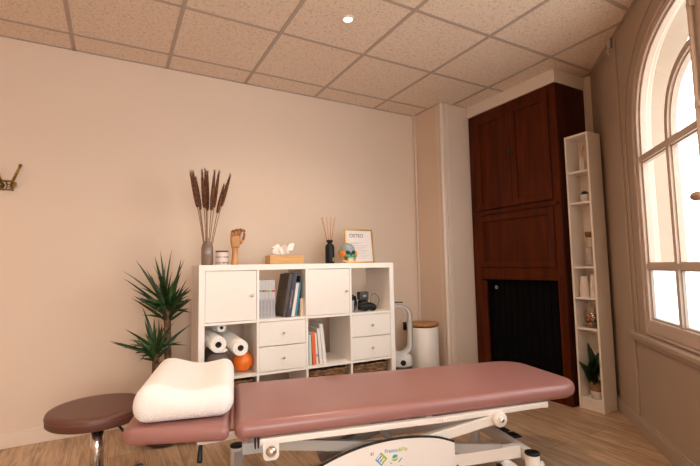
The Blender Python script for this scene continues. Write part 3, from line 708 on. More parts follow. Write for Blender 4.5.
# vase with plumes
t = thing('ribbed_glass_vase', 'brown ribbed glass bottle vase holding dried plumes', 'vase', top(.567, 3.03))
bm = B(); lathe(bm, [(0, 0), (.034, 0), (.039, .008), (.0395, .115), (.034, .142), (.020, .160), (.013, .168), (.013, .180), (.016, .184), (.011, .184), (.010, .168), (.030, .142), (.036, .115), (.036, .010), (0, .006)], 72, flute=.022, nf=18)
obj('vase_body', bm, BROWNG, t, True)
tips = [(.449, 1.765), (.470, 1.772), (.528, 1.785), (.553, 1.793), (.570, 1.785), (.606, 1.780), (.640, 1.783), (.722, 1.765), (.670, 1.68), (.492, 1.74)]
for k, (x, z) in enumerate(tips):
    bp_ = Vector((.567+(x-.567)*.08, 3.03, KT+.02)); tp = Vector((x, 3.03+random.uniform(-.05, .05), z))
    o = bpy.data.objects.new('dried_plume', None); COL.objects.link(o); o.location = bp_
    L = ['leftmost dried brown plume in the ribbed vase', 'dried plume just right of the leftmost one', 'dried plume starting the central cluster at left', 'tallest dried plume of the central cluster',
         'orange-brown plume in middle of the central cluster', 'dried plume on the right side of central cluster', 'dried plume leaning slightly right of central cluster', 'rightmost dried plume, curving far out right', 'short dried plume beside the rightmost one', 'dried plume behind the two leftmost ones'][k]
    tag(o, L, 'dried plume', 'dried plumes in the vase')
    v = tp-bp_; mid = v*.5+Vector(((v.x)*-.16, 0, 0))
    def pos(s): return v*s*s+2*mid*s*(1-s)
    cut = (.60 if x < .5 or x > .64 else .56)+.05*random.random()
    bm = B(); tube(bm, [pos(s/10*(cut+.1)) for s in range(11)], .0026, 6); obj('stem', bm, STEM, o, True)
    bm = B(); n = 14; ww = .0135+.003*random.random()
    tube(bm, [pos(cut+(1-cut)*s/n) for s in range(n+1)], [max(.0012, ww*(math.sin(PI*min(1, (s/n)*.9+.1))**.55)*(1-.35*s/n)) for s in range(n+1)], 9)
    for j in range(260):
        s = cut+(1-cut)*random.random()**.9; c = pos(s); d_ = (pos(min(1, s+.02))-pos(s-.02)).normalized(); a_ = random.random()*2*PI
        side = d_.cross(Vector((math.cos(a_), math.sin(a_), .1))).normalized(); r0 = ww*(.8-.4*(s-cut)/(1-cut))
        e1 = c+side*r0; e2 = e1+d_*.018+side*.005
        V = [bm.verts.new(e1-d_*.002), bm.verts.new(e1+d_.cross(side)*.0016), bm.verts.new(e2)]; bm.faces.new(V)
    obj('plume_head', bm, [PLUME], o, False)
# candle jar
t = thing('candle_jar', 'white candle tumbler with dark printed bands beside the vase', 'candle', top(.660, 3.0))
bm = B(); lathe(bm, solid([(.040, 0), (.0425, .004), (.0425, .086), (.041, .088)]), 40); obj('jar_body', bm, mat('candle_glass', (.66, .55, .50), .3), t, True)
bm = B(); lathe(bm, solid([(.0425, .0885), (.043, .09), (.043, .097), (.040, .098)]), 40); obj('jar_lid', bm, DGREY, t, True)
bm = B()
for z0, z1 in ((.010, .020), (.050, .058)): lathe(bm, [(.0428, z0), (.0430, z0), (.0430, z1), (.0428, z1)], 40)
obj('printed_band', bm, mat('band_print', (.10, .05, .05), .5, col2=(.5, .42, .40), vscale=40, stretch=(1, 1, .3)), t)
# wooden hand
t = thing('wooden_hand', 'wooden mannequin hand with curled fingers standing upright', 'hand model', top(.748, 3.0))
bm = B(); lathe(bm, solid([(.026, 0), (.0265, .005), (.021, .05), (.019, .095), (.021, .110), (.016, .118)]), 28); obj('forearm', bm, HANDW, t, True)
bm = B(); rbox(bm, (0, 0, .160), (.074, .034, .096), .017, 8, lambda v: Vector(((v.x)*(.72+.28*min(1, max(0, (v.z-.112)/.06))) + .004, v.y*(1+.3*math.sin(max(0, min(1, (v.z-.11)/.1))*PI)), v.z + (.006*math.cos(v.x*40)))))
obj('palm', bm, HANDW, t, True)
for k, (x, l1, l2, l3) in enumerate(((-.024, .030, .022, .018), (-.006, .040, .026, .020), (.013, .044, .028, .022), (.031, .040, .026, .020))):
    base = Vector((x, -.004, .206)); fx = .10*(x+.002)/.03
    fan = .12*k
    d1 = Vector((fx+.05, -.55-.05*k, .80)).normalized(); d2 = Vector((fx+.30, -.90, .22)).normalized(); d3 = Vector((.25, -.75, -.60)).normalized()
    p1 = base+d1*l1; p2 = p1+d2*l2; p3 = p2+d3*l3
    f = obj('finger', tube(B(), [base, base+d1*l1*.5, p1-d1*.003], [.0085, .0092, .0078], 12), HANDW, t, True)
    obj('middle_segment', tube(B(), [p1-d1*.001, (p1+p2)/2, p2], [.0075, .0085, .0068], 12), HANDD, f, True)
    bm = B(); tube(bm, [p2+d3*.001, (p2+p3)/2, p3, p3+d3*.005], [.0070, .0076, .0060, .002], 12); ell(bm, p1, .0078, .0078, .0078, 12, 8); ell(bm, p2, .007, .007, .007, 12, 8); obj('fingertip', bm, HANDD, f, True)
b0 = Vector((.034, -.004, .150)); b1 = b0+Vector((.020, -.012, .026)); b2 = b1+Vector((.006, -.010, .030)); b3 = b2+Vector((-.004, -.006, .022))
f = obj('thumb', tube(B(), [b0, (b0+b1)/2, b1], [.011, .0115, .009], 12), HANDW, t, True)
bm = B(); tube(bm, [b1, (b1+b2)/2, b2], [.0088, .0095, .0075], 12); ell(bm, b1, .009, .009, .009, 12, 8); tube(bm, [b2, (b2+b3)/2, b3], [.0078, .008, .004], 12); obj('thumb_tip', bm, HANDD, f, True)
# tissue box
t = thing('tissue_box', 'rectangular bamboo tissue box with white tissues poking out', 'tissue box', top(1.128, 3.03), -.03)
bm = B(); box(bm, -.13, .13, -.062, .062, 0, .066); obj('box_body', bm, BAMBOO, t, bevel=.002)
bm = B(); lathe(bm, [(0, .0662), (.028, .0662), (.028, .067), (0, .067)], 28); bmesh.ops.scale(bm, vec=(2, .7, 1), verts=bm.verts); obj('slot', bm, BLACKM, t)
bm = B(); nu, nv = 60, 16; G = []
for i in range(nu+1):
    row = []
    for j in range(nv+1):
        s = i/nu; v_ = j/nv; a_ = 2*PI*s
        hgt = .052+.028*math.sin(a_*3+1)+.016*math.sin(a_*7); rad = .012+.045*v_**.8*(1+.35*math.sin(5*a_+2*v_)+.2*math.sin(11*a_))
        row.append(bm.verts.new((rad*1.25*math.cos(a_)-.012, rad*.55*math.sin(a_), .064+hgt*v_**.9)))
    G.append(row)
for i in range(nu):
    for j in range(nv): bm.faces.new((G[i][j], G[i+1][j], G[i+1][j+1], G[i][j+1]))
bmesh.ops.remove_doubles(bm, verts=bm.verts, dist=1e-6); o = obj('tissue', bm, TISSUE, t, True); md = o.modifiers.new('s', 'SOLIDIFY'); md.thickness = .001
# reed diffuser
t = thing('reed_diffuser', 'matt black bottle diffuser with thin reeds fanning upward', 'diffuser', top(1.492, 3.0))
bm = B(); lathe(bm, solid([(.034, 0), (.036, .004), (.036, .132), (.030, .148), (.018, .156), (.018, .166), (.026, .170), (.026, .184), (.022, .186)]), 40); obj('bottle_body', bm, BLACKM, t, True)
bm = B(); box(bm, .006, .020, -.0366, -.030, .015, .045); obj('bottle_label', bm, mat('gold_print', (.25, .15, .04), .4), t)
bm = B()
for dx, dy in ((-.065, .0), (-.05, .02), (-.035, -.02), (-.058, .03), (.018, .01), (.045, -.015), (.052, .02), (.03, .025)): tube(bm, [(dx*.05, dy*.05, .10), (dx, dy, .372-.1*abs(dx))], .0018, 6)
obj('reeds', bm, REED, t, True)
# framed poster
t = thing('picture_frame', 'gold-framed white print headed OSTEO leaning on cube shelf', 'picture frame', top(1.815, 3.06), .035)
TL = Matrix.Rotation(RAD(-7), 4, 'X')
FW_, FH = .138, .292
def tl(bm): bmesh.ops.transform(bm, matrix=TL, verts=bm.verts); return bm
bm = B(); fr = .014
box(bm, -FW_, -FW_+fr, 0, .018, 0, FH); box(bm, FW_-fr, FW_, 0, .018, 0, FH); box(bm, -FW_+fr, FW_-fr, 0, .018, 0, fr); box(bm, -FW_+fr, FW_-fr, 0, .018, FH-fr, FH)
obj('frame_moulding', tl(bm), GOLD, t, bevel=.002)
obj('print', tl(bx(-FW_+fr, FW_-fr, .006, .012, fr, FH-fr)), mat('print_paper', (.74, .66, .62), .35), t)
INK = mat('print_ink', (.08, .05, .05), .6); INKL = mat('print_fine_ink', (.45, .38, .36), .6)
TXM = TL @ Matrix.Translation((-.025, .0055, FH-.072)) @ Matrix.Rotation(PI/2, 4, 'X')
text('lettering', 'OSTEO', 0.043, INK, t, TXM, .0004, .0002)
bm = B(); rows = [(.172, -.085, .025), (.165, -.085, -.01)] + [(.148-.0135*k, -.09, .085-.02*((k*7) % 3)) for k in range(9)]
for z, x0, x1 in rows:
    x = x0
    while x < x1:
        wq = random.uniform(.006, .02); box(bm, x, min(x+wq, x1), .0052, .006, z, z+.0032); x += wq+.003
obj('fine_print', tl(bm), INKL, t)
bm = B(); obox(bm, (0, .085, .003), (0, .046, .19), .05, .003); obj('easel_back', bm, BLACKM, t)
# anatomical skull
t = thing('anatomy_skull', 'small colour-coded model skull in front of gold frame', 'skull model', top(1.632, 2.95), -.12)
mg, mo, mgn, my, mcr, mdk = [mat(n, c, .45) for n, c in (('skull_blue_grey', (.27, .33, .34)), ('skull_orange', (.85, .24, .02)), ('skull_green', (.05, .30, .16)), ('skull_yellow_green', (.35, .45, .05)), ('skull_cream', (.75, .50, .25)), ('skull_socket', (.015, .02, .02)))]
bm = B(); ell(bm, (0, .025, .100), .060, .076, .062, 32, 20); 
obj('cranium', bm, mg, t, True)
for s in (-1, 1):
    bm = B(); ell(bm, (s*.048, .0, .072), .024, .045, .030, 20, 12); obj('temporal_bone', bm, mo, t, True)
    bm = B(); ell(bm, (s*.055, .035, .095), .014, .03, .018, 16, 10); obj('parietal_patch', bm, my, t, True)
    bm = B(); ell(bm, (s*.031, -.036, .060), .020, .016, .015, 18, 10); obj('cheekbone', bm, mgn, t, True)
    bm = B(); ell(bm, (s*.024, -.048, .086), .0165, .010, .0145, 18, 10); obj('eye_socket', bm, mdk, t, True)
    bm = B(); tube(bm, [(s*.052, .0, .055), (s*.050, -.005, .025), (s*.030, -.034, .010), (s*.0, -.048, .007)], [.009, .010, .010, .010], 12); obj('jaw_branch', bm, mcr, t, True)
bm = B(); rbox(bm, (0, -.030, .055), (.060, .050, .034), .012, 5); obj('upper_jaw', bm, mgn, t, True)
bm = B(); ell(bm, (0, -.052, .067), .008, .008, .012, 14, 8); obj('nose_cavity', bm, mdk, t, True)
bm = B(); rbox(bm, (0, -.040, .029), (.048, .030, .034), .010, 5)
for k in range(8): box(bm, -.020+k*.005, -.0158+k*.005, -.0562, -.050, .024, .044)
obj('teeth', bm, mat('skull_teeth', (.82, .62, .40), .4), t, True)
bm = B(); lathe(bm, solid([(.022, 0), (.022, .04)]), 20, (0, .03, 0)); obj('skull_stand', bm, mcr, t, True)

# ------------------------------------------------------------------ coat hooks on the back wall
t = thing('coat_rack', 'antique brass coat rack with upward prongs on back wall', 'coat rack', (-.70, D, 1.66))
bm = B(); box(bm, -.24, .125, -.006, 0, -.034, -.024); box(bm, -.24, .125, -.006, 0, .024, .034)
for k in range(13): tube(bm, [(-.23+k*.0285, -.004, -.026), (-.23+k*.0285+.007, -.007, 0), (-.23+k*.0285, -.004, .026)], .0045, 8)
for k in range(12): lathe(bm, [(.006, -.002), (.011, -.008), (.011, -.002)], 12, (-.216+k*.0285, 0, 0), 'y')
for k in range(18): ell(bm, (-.232+k*.0205, -.006, .029), .006, .006, .006, 8, 6); ell(bm, (-.232+k*.0205, -.006, -.029), .006, .006, .006, 8, 6)
obj('openwork_plate', bm, BRASS, t, 'auto')
for x, dx in ((.112, .030), (.070, -.020), (-.06, .030), (-.11, -.03), (-.21, -.03)):
    bm = B(); tube(bm, [(x, -.004, .0), (x+dx*.2, -.03, .01), (x+dx*.9, -.055, .06), (x+dx*1.7, -.07, .118)], [.0085, .0085, .008, .007], 10); ell(bm, (x+dx*1.75, -.071, .124), .0105, .0105, .0105, 14, 10)
    obj('long_prong', bm, BRASS, t, True)
    bm = B(); tube(bm, [(x, -.004, -.012), (x+dx*.1, -.03, -.028), (x+dx*.5, -.05, -.022), (x+dx*.9, -.058, .0)], .005, 10); ell(bm, (x+dx*.95, -.060, .008), .0085, .0085, .0085, 12, 8)
    obj('short_hook', bm, BRASS, t, True)

# ------------------------------------------------------------------ air purifier fan
t = thing('bladeless_fan', 'white oval bladeless fan between cube shelf and bin', 'fan', (2.20, 3.08, 0), -.5)
bm = B(); lathe(bm, solid([(.085, 0), (.105, .006), (.105, .055)]), 40); obj('base_foot', bm, PLASTW, t, True)
bm = B(); lathe(bm, solid([(.100, .055), (.103, .06), (.103, .235), (.1, .24)]), 48)
obj('filter_shroud', bm, mat('perforated_grey', (.10, .085, .075), .4, metal=.3, bump=.8, bscale=250), t, True)
bm = B(); lathe(bm, [(0, .24), (.104, .24), (.104, .255), (.098, .31), (.07, .345), (0, .35)], 48); obj('body_collar', bm, PLASTW, t, True)
def stadium(hw, z0, z1, n=14):
    r_ = hw; P = []
    for k in range(n+1): a_ = PI*k/n; P.append((r_*math.cos(a_), z1-r_+r_*math.sin(a_)))
    for k in range(n+1): a_ = PI+PI*k/n; P.append((r_*math.cos(a_), z0+r_+r_*math.sin(a_)))
    return P
def loopband(bm, secs):
    R = [[bm.verts.new((x, y, z)) for x, z in stadium(hw, z0, z1)] for hw, z0, z1, y in secs]
    n = len(R[0])
    for A, C in zip(R, R[1:]+R[:1]):
        for k in range(n): bm.faces.new((A[k], A[(k+1) % n], C[(k+1) % n], C[k]))
bm = B(); loopband(bm, [(.108, .315, .765, -.04), (.111, .312, .768, .02), (.106, .317, .763, .075), (.075, .345, .735, .08), (.072, .348, .732, .04), (.082, .338, .742, -.052)]); obj('air_loop', bm, PLASTW, t, True)
bm = B(); loopband(bm, [(.108, .315, .765, -.042), (.104, .318, .762, -.054), (.098, .324, .756, -.054), (.100, .322, .758, -.042)]); obj('loop_rim', bm, PLASTG, t, True)
bm = B(); lathe(bm, [(0, -.1045), (.022, -.1045), (.024, -.101), (.022, -.095), (0, -.095)], 24, (.012, 0, .275), 'y'); obj('control_display', bm, BLACKM, t, True)
bm = B(); rbox(bm, (0, .02, .772), (.07, .03, .012), .005, 3); obj('remote_control', bm, DGREY, t, True)
# bin
t = thing('pedal_bin', 'tall white bin with flat wooden lid in the corner', 'bin', (2.525, 3.165, 0))
bm = B(); lathe(bm, [(0, 0), (.135, 0), (.140, .006), (.140, .528), (.134, .532), (0, .532)], 56); obj('bin_body', bm, BINW, t, True)
bm = B(); lathe(bm, solid([(.128, .532), (.128, .542)]), 56); obj('inner_ring', bm, BLACKM, t, True)
bm = B(); lathe(bm, solid([(.140, .542), (.145, .546), (.145, .562), (.142, .566)]), 56); obj('wooden_lid', bm, LIDW, t, True)
bm = B(); box(bm, -.155, -.125, .04, .10, .50, .572); obj('lid_hinge', bm, BLACKM, t, bevel=.004)
bm = B(); box(bm, -.04, .04, -.175, -.13, .012, .024); obj('pedal', bm, BLACKM, t, bevel=.004)

# ------------------------------------------------------------------ yucca
PX, PY = .318, 3.05
t = thing('potted_yucca', 'tall two-stemmed yucca with spiky leaves left of shelf', 'plant', (PX, PY, 0))
bm = B(); lathe(bm, [(0, 0), (.10, 0), (.125, .02), (.145, .20), (.152, .205), (.152, .225), (.138, .225), (.132, .19), (0, .185)], 44); obj('pot', bm, POTB, t, True)
bm = B(); lathe(bm, [(0, .19), (.131, .19)], 30); obj('soil', bm, SOIL, t)
def trunk(pts, r_):
    n = 26; P = []
    R = []
    for k in range(n+1):
        s = k/n*(len(pts)-1); i = min(int(s), len(pts)-2); f = s-i; P.append(Vector(pts[i]).lerp(Vector(pts[i+1]), f)); R.append(r_*(1+.10*(k % 2)) )
    return tube(B(), P, R, 14)
o1 = obj('tall_trunk', trunk([(.01, .0, .17), (.012, .0, .5), (.002, 0, .84)], .021), BARK, t, True)
o2 = obj('short_trunk', trunk([(-.06, -.03, .17), (-.065, -.03, .40), (-.062, -.03, .56)], .020), BARK, t, True)
def tilt(d_):
    d_ = d_.normalized(); h_ = d_.cross(Vector((0, 0, 1)))
    if h_.length < .1: h_ = Vector((1, 0, 0))
    return Matrix.Rotation(random.choice([-1, 1])*RAD(random.uniform(25, 75)), 3, d_) @ h_.normalized()
def crown(parent, base, tips, nrand, rr, zz, w_, seed):
    random.seed(seed); bm = B(); bm2 = B(); base = Vector(base)
    for tx, tz in tips:
        ty = random.uniform(-.12, .10); tgt = Vector((tx-PX, ty, tz)); s0 = base + Vector((random.uniform(-.01, .01), random.uniform(-.01, .01), random.uniform(-.04, .05)))
        blade(bm, s0, tgt, w_*.8, random.uniform(.02, .06), 9, .2, tilt(tgt-s0))
    for k in range(nrand):
        a_ = 2.4*k+random.random()*.4; e_ = RAD(random.uniform(zz[0], zz[1])); L = rr*random.uniform(.6, 1.0)
        d_ = Vector((math.cos(a_)*math.cos(e_), math.sin(a_)*math.cos(e_)*.8, math.sin(e_)))
        if base.x+d_.x*L > .145: L = (.145-base.x)/d_.x
        blade(bm2 if k % 4 == 0 and e_ > .6 else bm, base+Vector((0, 0, random.uniform(-.10, .04))), base+d_*L, w_*random.uniform(.6, .85), random.uniform(.02, .08), 8, .2, tilt(d_))
    obj('leaf_crown', bm, LEAF, parent, True); obj('young_leaves', bm2, LEAF2, parent, True)
crown(o1, (.002, 0, .84), [(.048, 1.098), (.06, 1.048), (.13, 1.165), (.225, 1.145), (.272, 1.225), (.235, 1.185), (.342, 1.232), (.415, 1.175), (.43, 1.165), (.40, 1.085), (.10, .985), (.12, .935), (.385, .985), (.14, .90), (.37, .93), (.39, .90), (.30, 1.15), (.19, 1.10), (.25, 1.10), (.345, 1.09)], 75, .27, (-12, 80), .033, 11)
crown(o2, (-.062, -.03, .575), [(-.012, .668), (.0, .652), (.075, .735), (.175, .86), (.07, .60), (.135, .57), (.468, .735), (.39, .655), (.44, .60), (.19, .78), (.235, .80), (.27, .78), (.30, .74), (.10, .60), (.16, .545), (.36, .76)], 34, .20, (-20, 80), .030, 12)
random.seed(5)

# ------------------------------------------------------------------ stool
t = thing('rolling_stool', 'round brown vinyl stool with chrome column left of table', 'stool', (-.045, 2.49, 0))
ZS = .436; RS = .218
bm = B(); lathe(bm, solid([(RS-.006, ZS-.060), (RS-.001, ZS-.055), (RS, ZS-.035), (RS+.0005, ZS-.026), (RS, ZS-.016), (RS-.004, ZS-.007), (RS-.014, ZS-.001), (RS-.03, ZS)]), 80); obj('seat', bm, VINYLB, t, True)
bm = B(); lathe(bm, [(RS-.001, ZS-.027), (RS+.0022, ZS-.0255), (RS-.001, ZS-.024)], 80); obj('seat_piping', bm, STITCH, t, True)
bm = B(); lathe(bm, solid([(.10, ZS-.068), (.10, ZS-.0605)]), 32); lathe(bm, solid([(.032, ZS-.10), (.032, ZS-.068)]), 24); obj('seat_mount', bm, BLACKM, t, 'auto')
bm = B(); lathe(bm, solid([(.030, .10), (.030, ZS-.10)]), 32); obj('column', bm, CHROME, t, True)
bm = B(); tube(bm, [(.02, -.05, ZS-.075), (.09, -.10, ZS-.085), (.115, -.13, ZS-.115)], .006, 8); rbox(bm, (.135, -.145, ZS-.12), (.05, .035, .018), .008, 3); obj('lift_lever', bm, BLACKM, t, True)
bm = B(); lathe(bm, solid([(.045, .075), (.04, .11), (.03, .125)]), 28)
for k in range(5):
    a_ = RAD(72*k+20); obox(bm, (0, 0, .095), (.22*math.cos(a_), .22*math.sin(a_), .07), .035, .022)
obj('star_base', bm, CHROME, t, bevel=.003)
for k in range(5):
    a_ = RAD(72*k+20); c = (.22*math.cos(a_), .22*math.sin(a_), 0)
    bm = B(); tube(bm, [(c[0]-.02*math.sin(a_), c[1]+.02*math.cos(a_), .025), (c[0]+.02*math.sin(a_), c[1]-.02*math.cos(a_), .025)], .025, 18); tube(bm, [(c[0], c[1], .03), (c[0], c[1], .07)], .006, 8); obj('caster', bm, BLACKM, t, 'auto')

# ------------------------------------------------------------------ treatment table
TA = RAD(-14.1)
tb = thing('treatment_table', 'long rose vinyl treatment table on white lifting frame', 'treatment table', (.491, 1.79, 0), TA)
TM = Matrix.Translation((.491, 1.79, 0)) @ Matrix.Rotation(TA, 4, 'Z')
bm = B(); pad(bm, -.042, 1.70, -.062, .585, .410, .480, [.15, .03, .04, .15], .034, .030, crown=.002)
for v in bm.verts: v.co.y += .045*max(0, (v.co.x-.85)/.8)**1.5*max(0, 1-(v.co.y+.06)/.5)
obj('main_pad', bm, VINYL, tb, True)
bm = B(); pad(bm, -.470, -.062, -.062, .585, .412, .478, [.03, .10, .05, .03], .032, .030, crown=.002)
for v in bm.verts:
    k_ = max(0, (-.062-v.co.x)/.41); v.co.y += .075*k_*max(0, 1-(v.co.y+.06)/.6)
obj('head_pad', bm, VINYL, tb, True)
bm = B(); tube(bm, [(-.052, -.02, .450), (-.052, .25, .452), (-.052, .54, .450)], .009, 10); obj('pad_hinge_cover', bm, STITCH, tb, True)
# upper frame
bm = B(); obox(bm, (.055, -.040, .396), (.86, -.040, .396), .03, .024); obox(bm, (.86, -.040, .396), (1.44, -.012, .399), .03, .024); box(bm, .055, 1.44, .545, .575, .382, .4095)
for x in (.055, .8, 1.425): box(bm, x, x+.03, -.02, .545, .382, .4095)
obj('top_frame', bm, WMETAL, tb, bevel=.003)
for y_ in (.16, .45): obj('head_frame', bx(-.36, .0548, y_, y_+.03, .392, .4115), WMETAL, tb, bevel=.003)
bm = B(); box(bm, .036, .041, -.058, .0, .375, .41); box(bm, .048, .053, -.058, .0, .375, .41); obj('hinge_plate', bm, BLACKM, tb)
# pivot brackets: left at t=.095, right at t=1.16
for y_ in (-.062, .552): obj('pivot_bracket', prism(B(), rrect(.068, .132, .325, .395, [.002, .002, .02, .02]), y_, y_+.006, 'xz'), WMETAL, tb)
bm = B(); lathe(bm, [(0, -.088), (.012, -.085), (.021, -.074), (.022, -.066), (.018, -.062), (0, -.062)], 28, (.1, 0, .362), 'y'); obj('pivot_cap', bm, CHROME, tb, True)
bm = B(); lathe(bm, [(0, -.072), (.030, -.072), (.034, -.069), (.034, -.030), (0, -.030)], 32, (1.15, 0, .372), 'y'); lathe(bm, [(0, -.082), (.013, -.082), (.016, -.072), (0, -.072)], 24, (1.15, 0, .372), 'y'); obj('pivot_hub', bm, WMETAL, tb, 'auto')
bm = B(); lathe(bm, [(0, -.0835), (.010, -.0835), (.010, -.082), (0, -.082)], 24, (1.15, 0, .372), 'y'); obj('pivot_bolt', bm, CHROME, tb, True)
# scissor arms
bm = B(); pass
for y_ in (-.03, .52): obj('lift_arm', obox(B(), (1.15, y_, .368), (.10, y_+.01*(1 if y_ < 0 else -1), .20), .030, .046), WMETAL, tb, bevel=.004)
for y_ in (.015, .485): obj('lift_arm', obox(B(), (.10, y_, .36), (1.20, y_, .205), .028, .044), GMETAL, tb, bevel=.004)
for x_, z_ in ((.66, .282), (.10, .362), (1.15, .37)): obj('cross_shaft', tube(B(), [(x_, -.04, z_), (x_, .54, z_)], .014, 14), WMETAL, tb, True)
bm = B(); obox(bm, (.35, .25, .18), (.80, .25, .335), .05, .05); tube(bm, [(.80, .25, .335), (.95, .25, .372)], .014, 12); obj('lift_actuator', bm, mat('motor_housing', (.30, .26, .24), .4), tb, bevel=.01, seg=3)
# base frame
for y_ in (.0, .435): obj('base_rail', bx(-.005, 1.30, y_, y_+.04, .155, .212), WMETAL, tb, bevel=.003)
bm = B(); box(bm, 1.305, 1.345, -.02, .50, .150, .2); obj('base_crossbar', bm, WMETAL, tb, bevel=.003)
bm = B(); box(bm, -.045, -.005, -.02, .50, .130, .175); obj('base_crossbar', bm, WMETAL, tb, bevel=.003)
for q_ in ([(.02, .212), (.30, .212), (.24, .262), (.06, .262)], [(1.02, .212), (1.30, .212), (1.27, .262), (1.14, .262)]): obj('gusset_plate', prism(B(), q_, .43, .437, 'xz'), GMETAL, tb)
for tx in (-.03, 1.325):
    for sy in (-.05, .475 if tx > 0 else .472):
        bm = B(); lathe(bm, [(0, .03), (.031, .03), (.033, .034), (.033, .190), (0, .190)], 28, (tx, sy, 0)); leg = obj('corner_post', bm, WMETAL, tb, True)
        bm = B(); lathe(bm, [(0, .190), (.034, .190), (.035, .193), (.034, .199), (.026, .201), (0, .201)], 28, (tx, sy, 0)); obj('end_cap', bm, BLACKM, leg, True)
        bm = B(); lathe(bm, [(0, 0), (.030, 0), (.032, .010), (.022, .030), (0, .030)], 24, (tx, sy, 0)); obj('rubber_foot', bm, BLACKM, leg, True)
        if tx > 0:
            bm = B(); tube(bm, [(tx+.03, sy, .135), (tx+.055, sy, .135)], [.014, .016], 14); obj('lock_knob', bm, PLASTW, leg, True)
# foot pedals
bm = B(); rbox(bm, (1.405, .31, .170), (.055, .075, .010), .004, 3); obj('foot_pedal', bm, BLACKM, tb, True)
bm = B(); rbox(bm, (1.415, .215, .170), (.055, .075, .010), .004, 3); obj('foot_pedal', bm, BLACKM, tb, True)
bm = B(); tube(bm, [(1.345, .25, .155), (1.41, .26, .162)], .006, 8); tube(bm, [(1.415, .18, .161), (1.405, .34, .161)], .006, 8); obj('pedal_bar', bm, CHROME, tb, True)
bm = B(); tube(bm, [(.95, -.01, .17), (1.02, .01, .11), (1.1, .01, .10), (1.2, .0, .135), (1.27, .0, .12)], .004, 8); box(bm, 1.17, 1.21, -.012, .014, .12, .14); obj('hand_control_cable', bm, BLACKM, tb, True)
bm = B(); tube(bm, [(1.22, -.035, .115), (1.22, .03, .115)], .04, 20); obj('transport_wheel', bm, PLASTW, tb, 'auto')
bm = B(); tube(bm, [(.12, -.01, .11), (.12, .04, .11)], .05, 20); obj('transport_wheel', bm, PLASTW, tb, 'auto')
bm = B(); box(bm, .02, .075, .0, .02, .22, .245); box(bm, .035, .06, -.005, .015, .15, .24); obj('rail_clip', bm, BLACKM, tb, bevel=.003)
bm = B(); tube(bm, [(-.17, -.03, .405), (-.172, -.045, .355), (-.174, -.05, .345)], [.008, .011, .009], 10); obj('head_lever', bm, BLACKM, tb, True)
# side cover with curved black edge
arcp = []
C0, C1 = (.20, .10), (.925, .10)
ctrl = [(.17, .185), (.23, .232), (.32, .278), (.43, .314), (.54, .334), (.65, .341), (.75, .336), (.84, .322), (.915, .296)]
def crv(s):
    q = s*(len(ctrl)-1); i = min(int(q), len(ctrl)-2); f = q-i
    P0 = ctrl[max(i-1, 0)]; P1 = ctrl[i]; P2 = ctrl[i+1]; P3 = ctrl[min(i+2, len(ctrl)-1)]
    return tuple(.5*((2*P1[j])+(-P0[j]+P2[j])*f+(2*P0[j]-5*P1[j]+4*P2[j]-P3[j])*f*f+(-P0[j]+3*P1[j]-3*P2[j]+P3[j])*f**3) for j in (0, 1))
arcp = [crv(k/40) for k in range(41)]
bm = B(); prism(bm, arcp[::-1]+[(.17, .085), (.915, .085)], -.058, -.050, 'xz'); cov = obj('side_cover', bm, PLASTW, tb)
bm = B(); tube(bm, [(x, -.054, z+.002) for x, z in arcp], .0055, 8); obj('cover_edge_trim', bm, BLACKM, cov, True)
# logo on the cover (tilted with the cover)
LB = mat('logo_blue', (.02, .22, .45), .4); LG = mat('logo_green', (.33, .42, .02), .4); LT = mat('logo_teal', (.03, .35, .38), .4); LW_ = mat('logo_white', (.78, .74, .70), .4); LR = mat('logo_red', (.45, .02, .03), .4); LN = mat('logo_navy', (.02, .02, .1), .4)
YL = -.0584
def flat(name, pts, m, y=YL): return obj(name, prism(B(), pts, y-.0004, y+.0006, 'xz'), m, cov)
lx, lz, ls = .566, .268, .028
flat('logo_blue_half', [(lx-ls, lz), (lx, lz-ls), (lx+ls*.15, lz-ls*.85), (lx+ls*.0, lz+ls)], LB)
flat('logo_green_half', [(lx+ls*.15, lz-ls*.85), (lx+ls, lz), (lx, lz+ls)], LG)
for k in (-1, 0, 1):
    c = (lx+k*ls*.30, lz-k*ls*.30); flat('logo_letter_bar', [(c[0]-.014, c[1]-.006), (c[0]-.010, c[1]-.010), (c[0]+.008, c[1]+.008), (c[0]+.004, c[1]+.012)], LW_, YL-.0005)
flat('logo_letter_stem', [(lx-ls*.62, lz+ls*.05), (lx-ls*.48, lz-ls*.09), (lx+ls*.10, lz+ls*.50), (lx-ls*.05, lz+ls*.64)][::-1] if False else [(lx-.019, lz+.001), (lx-.0155, lz-.003), (lx+.003, lz-.019), (lx+.0, lz-.022)][::-1], LW_, YL-.0005)
for k, m in enumerate((LN, LW_, LR)): flat('flag_stripe', [(lx-.047+k*.004, lz+.020), (lx-.043+k*.004, lz+.020), (lx-.043+k*.004, lz+.032), (lx-.047+k*.004, lz+.032)], m)
RM = Matrix.Rotation(PI/2, 4, 'X'); tilt = Matrix.Rotation(RAD(0), 4, 'Y')
text('logo_text', 'Franco', .022, LB, cov, Matrix.Translation((lx+.046, YL, lz+.022)) @ RM, .0004, .0002)
text('logo_text', '&Fils', .022, LG, cov, Matrix.Translation((lx+.100, YL, lz+.022)) @ RM, .0004, .0002)
ex, ez = lx+.062, lz-.002
flat('emblem_leaf', [(ex-.014, ez), (ex-.006, ez+.012), (ex+.008, ez+.013), (ex+.014, ez+.005), (ex, ez-.002)], LT); flat('emblem_leaf', [(ex-.018, ez-.004), (ex, ez-.006), (ex+.018, ez+.0), (ex+.006, ez-.013), (ex-.008, ez-.013)], LG)
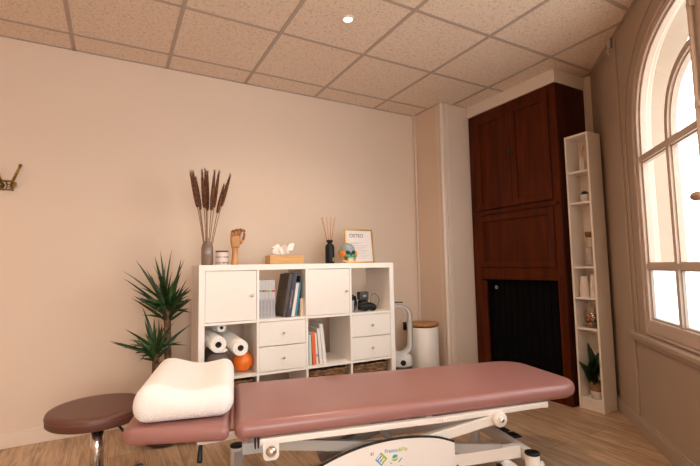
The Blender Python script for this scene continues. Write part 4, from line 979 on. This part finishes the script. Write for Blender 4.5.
flat('emblem_bar', [(ex-.030, ez-.010), (ex-.026, ez-.013), (ex-.012, ez-.024), (ex-.017, ez-.024)], LB); flat('emblem_bar', [(ex+.014, ez-.020), (ex+.018, ez-.022), (ex+.034, ez-.006), (ex+.030, ez-.003)], LT)
bm = B()
for z, x0, x1 in ((lz-.042, lx-.005, lx+.09), (lz-.048, lx+.02, lx+.10)):
    x = x0
    while x < x1: wq = random.uniform(.003, .008); box(bm, x, x+wq, YL-.0004, YL, z, z+.003); x += wq+.0015
obj('small_print', bm, LN, cov)

# ------------------------------------------------------------------ contour pillow on the head section
t = thing('contour_pillow', 'white contoured memory foam pillow on the table head section', 'pillow', tuple(TM @ Vector((-.241, .325, .4825))), TA)
def pf(v):
    x, y, z = v
    s = (x+.195)/.39
    topz = .124+.026*math.exp(-((s-.18)/.20)**2)+.006*math.exp(-((s-.90)/.16)**2)-.010*math.exp(-((s-.60)/.2)**2)
    k = z/.12
    return Vector((x, y, k*topz))
bm = B(); rbox(bm, (0, 0, .06), (.390, .63, .12), .056, 22, pf); obj('pillow_cover', bm, PILLOW, t, True)

# ------------------------------------------------------------------ world, light, view
W = bpy.data.worlds.new('sky'); S.world = W; W.use_nodes = True; nt = W.node_tree; bg = nt.nodes['Background']
bg.inputs[0].default_value = (.93, .97, 1.0, 1); bg.inputs[1].default_value = 4.0
def area(name, loc, direc, sx, sy, e, col):
    L = bpy.data.lights.new(name, 'AREA'); L.shape = 'RECTANGLE'; L.size = sx; L.size_y = sy; L.energy = e; L.color = col
    o = bpy.data.objects.new(name, L); COL.objects.link(o); o.location = loc; o.rotation_euler = Vector(direc).to_track_quat('-Z', 'Y').to_euler(); return o
area('rear_window_fill', (-.2, YB-.5, 1.7), (.25, 1, -.12), 2.3, 1.8, 80, (.95, .97, 1.0))  # area light added outside the made-up rear window as fill
S.view_settings.view_transform = 'Standard'; S.view_settings.look = 'None'; S.view_settings.gamma = 1; S.view_settings.use_curve_mapping = False
S.view_settings.exposure = 0.53
S.cycles.max_bounces = 8; S.cycles.diffuse_bounces = 5; S.cycles.transparent_max_bounces = 16; S.cycles.caustics_reflective = False; S.cycles.caustics_refractive = False
S.cycles.use_denoising = True
S.cycles.sample_clamp_indirect = 6
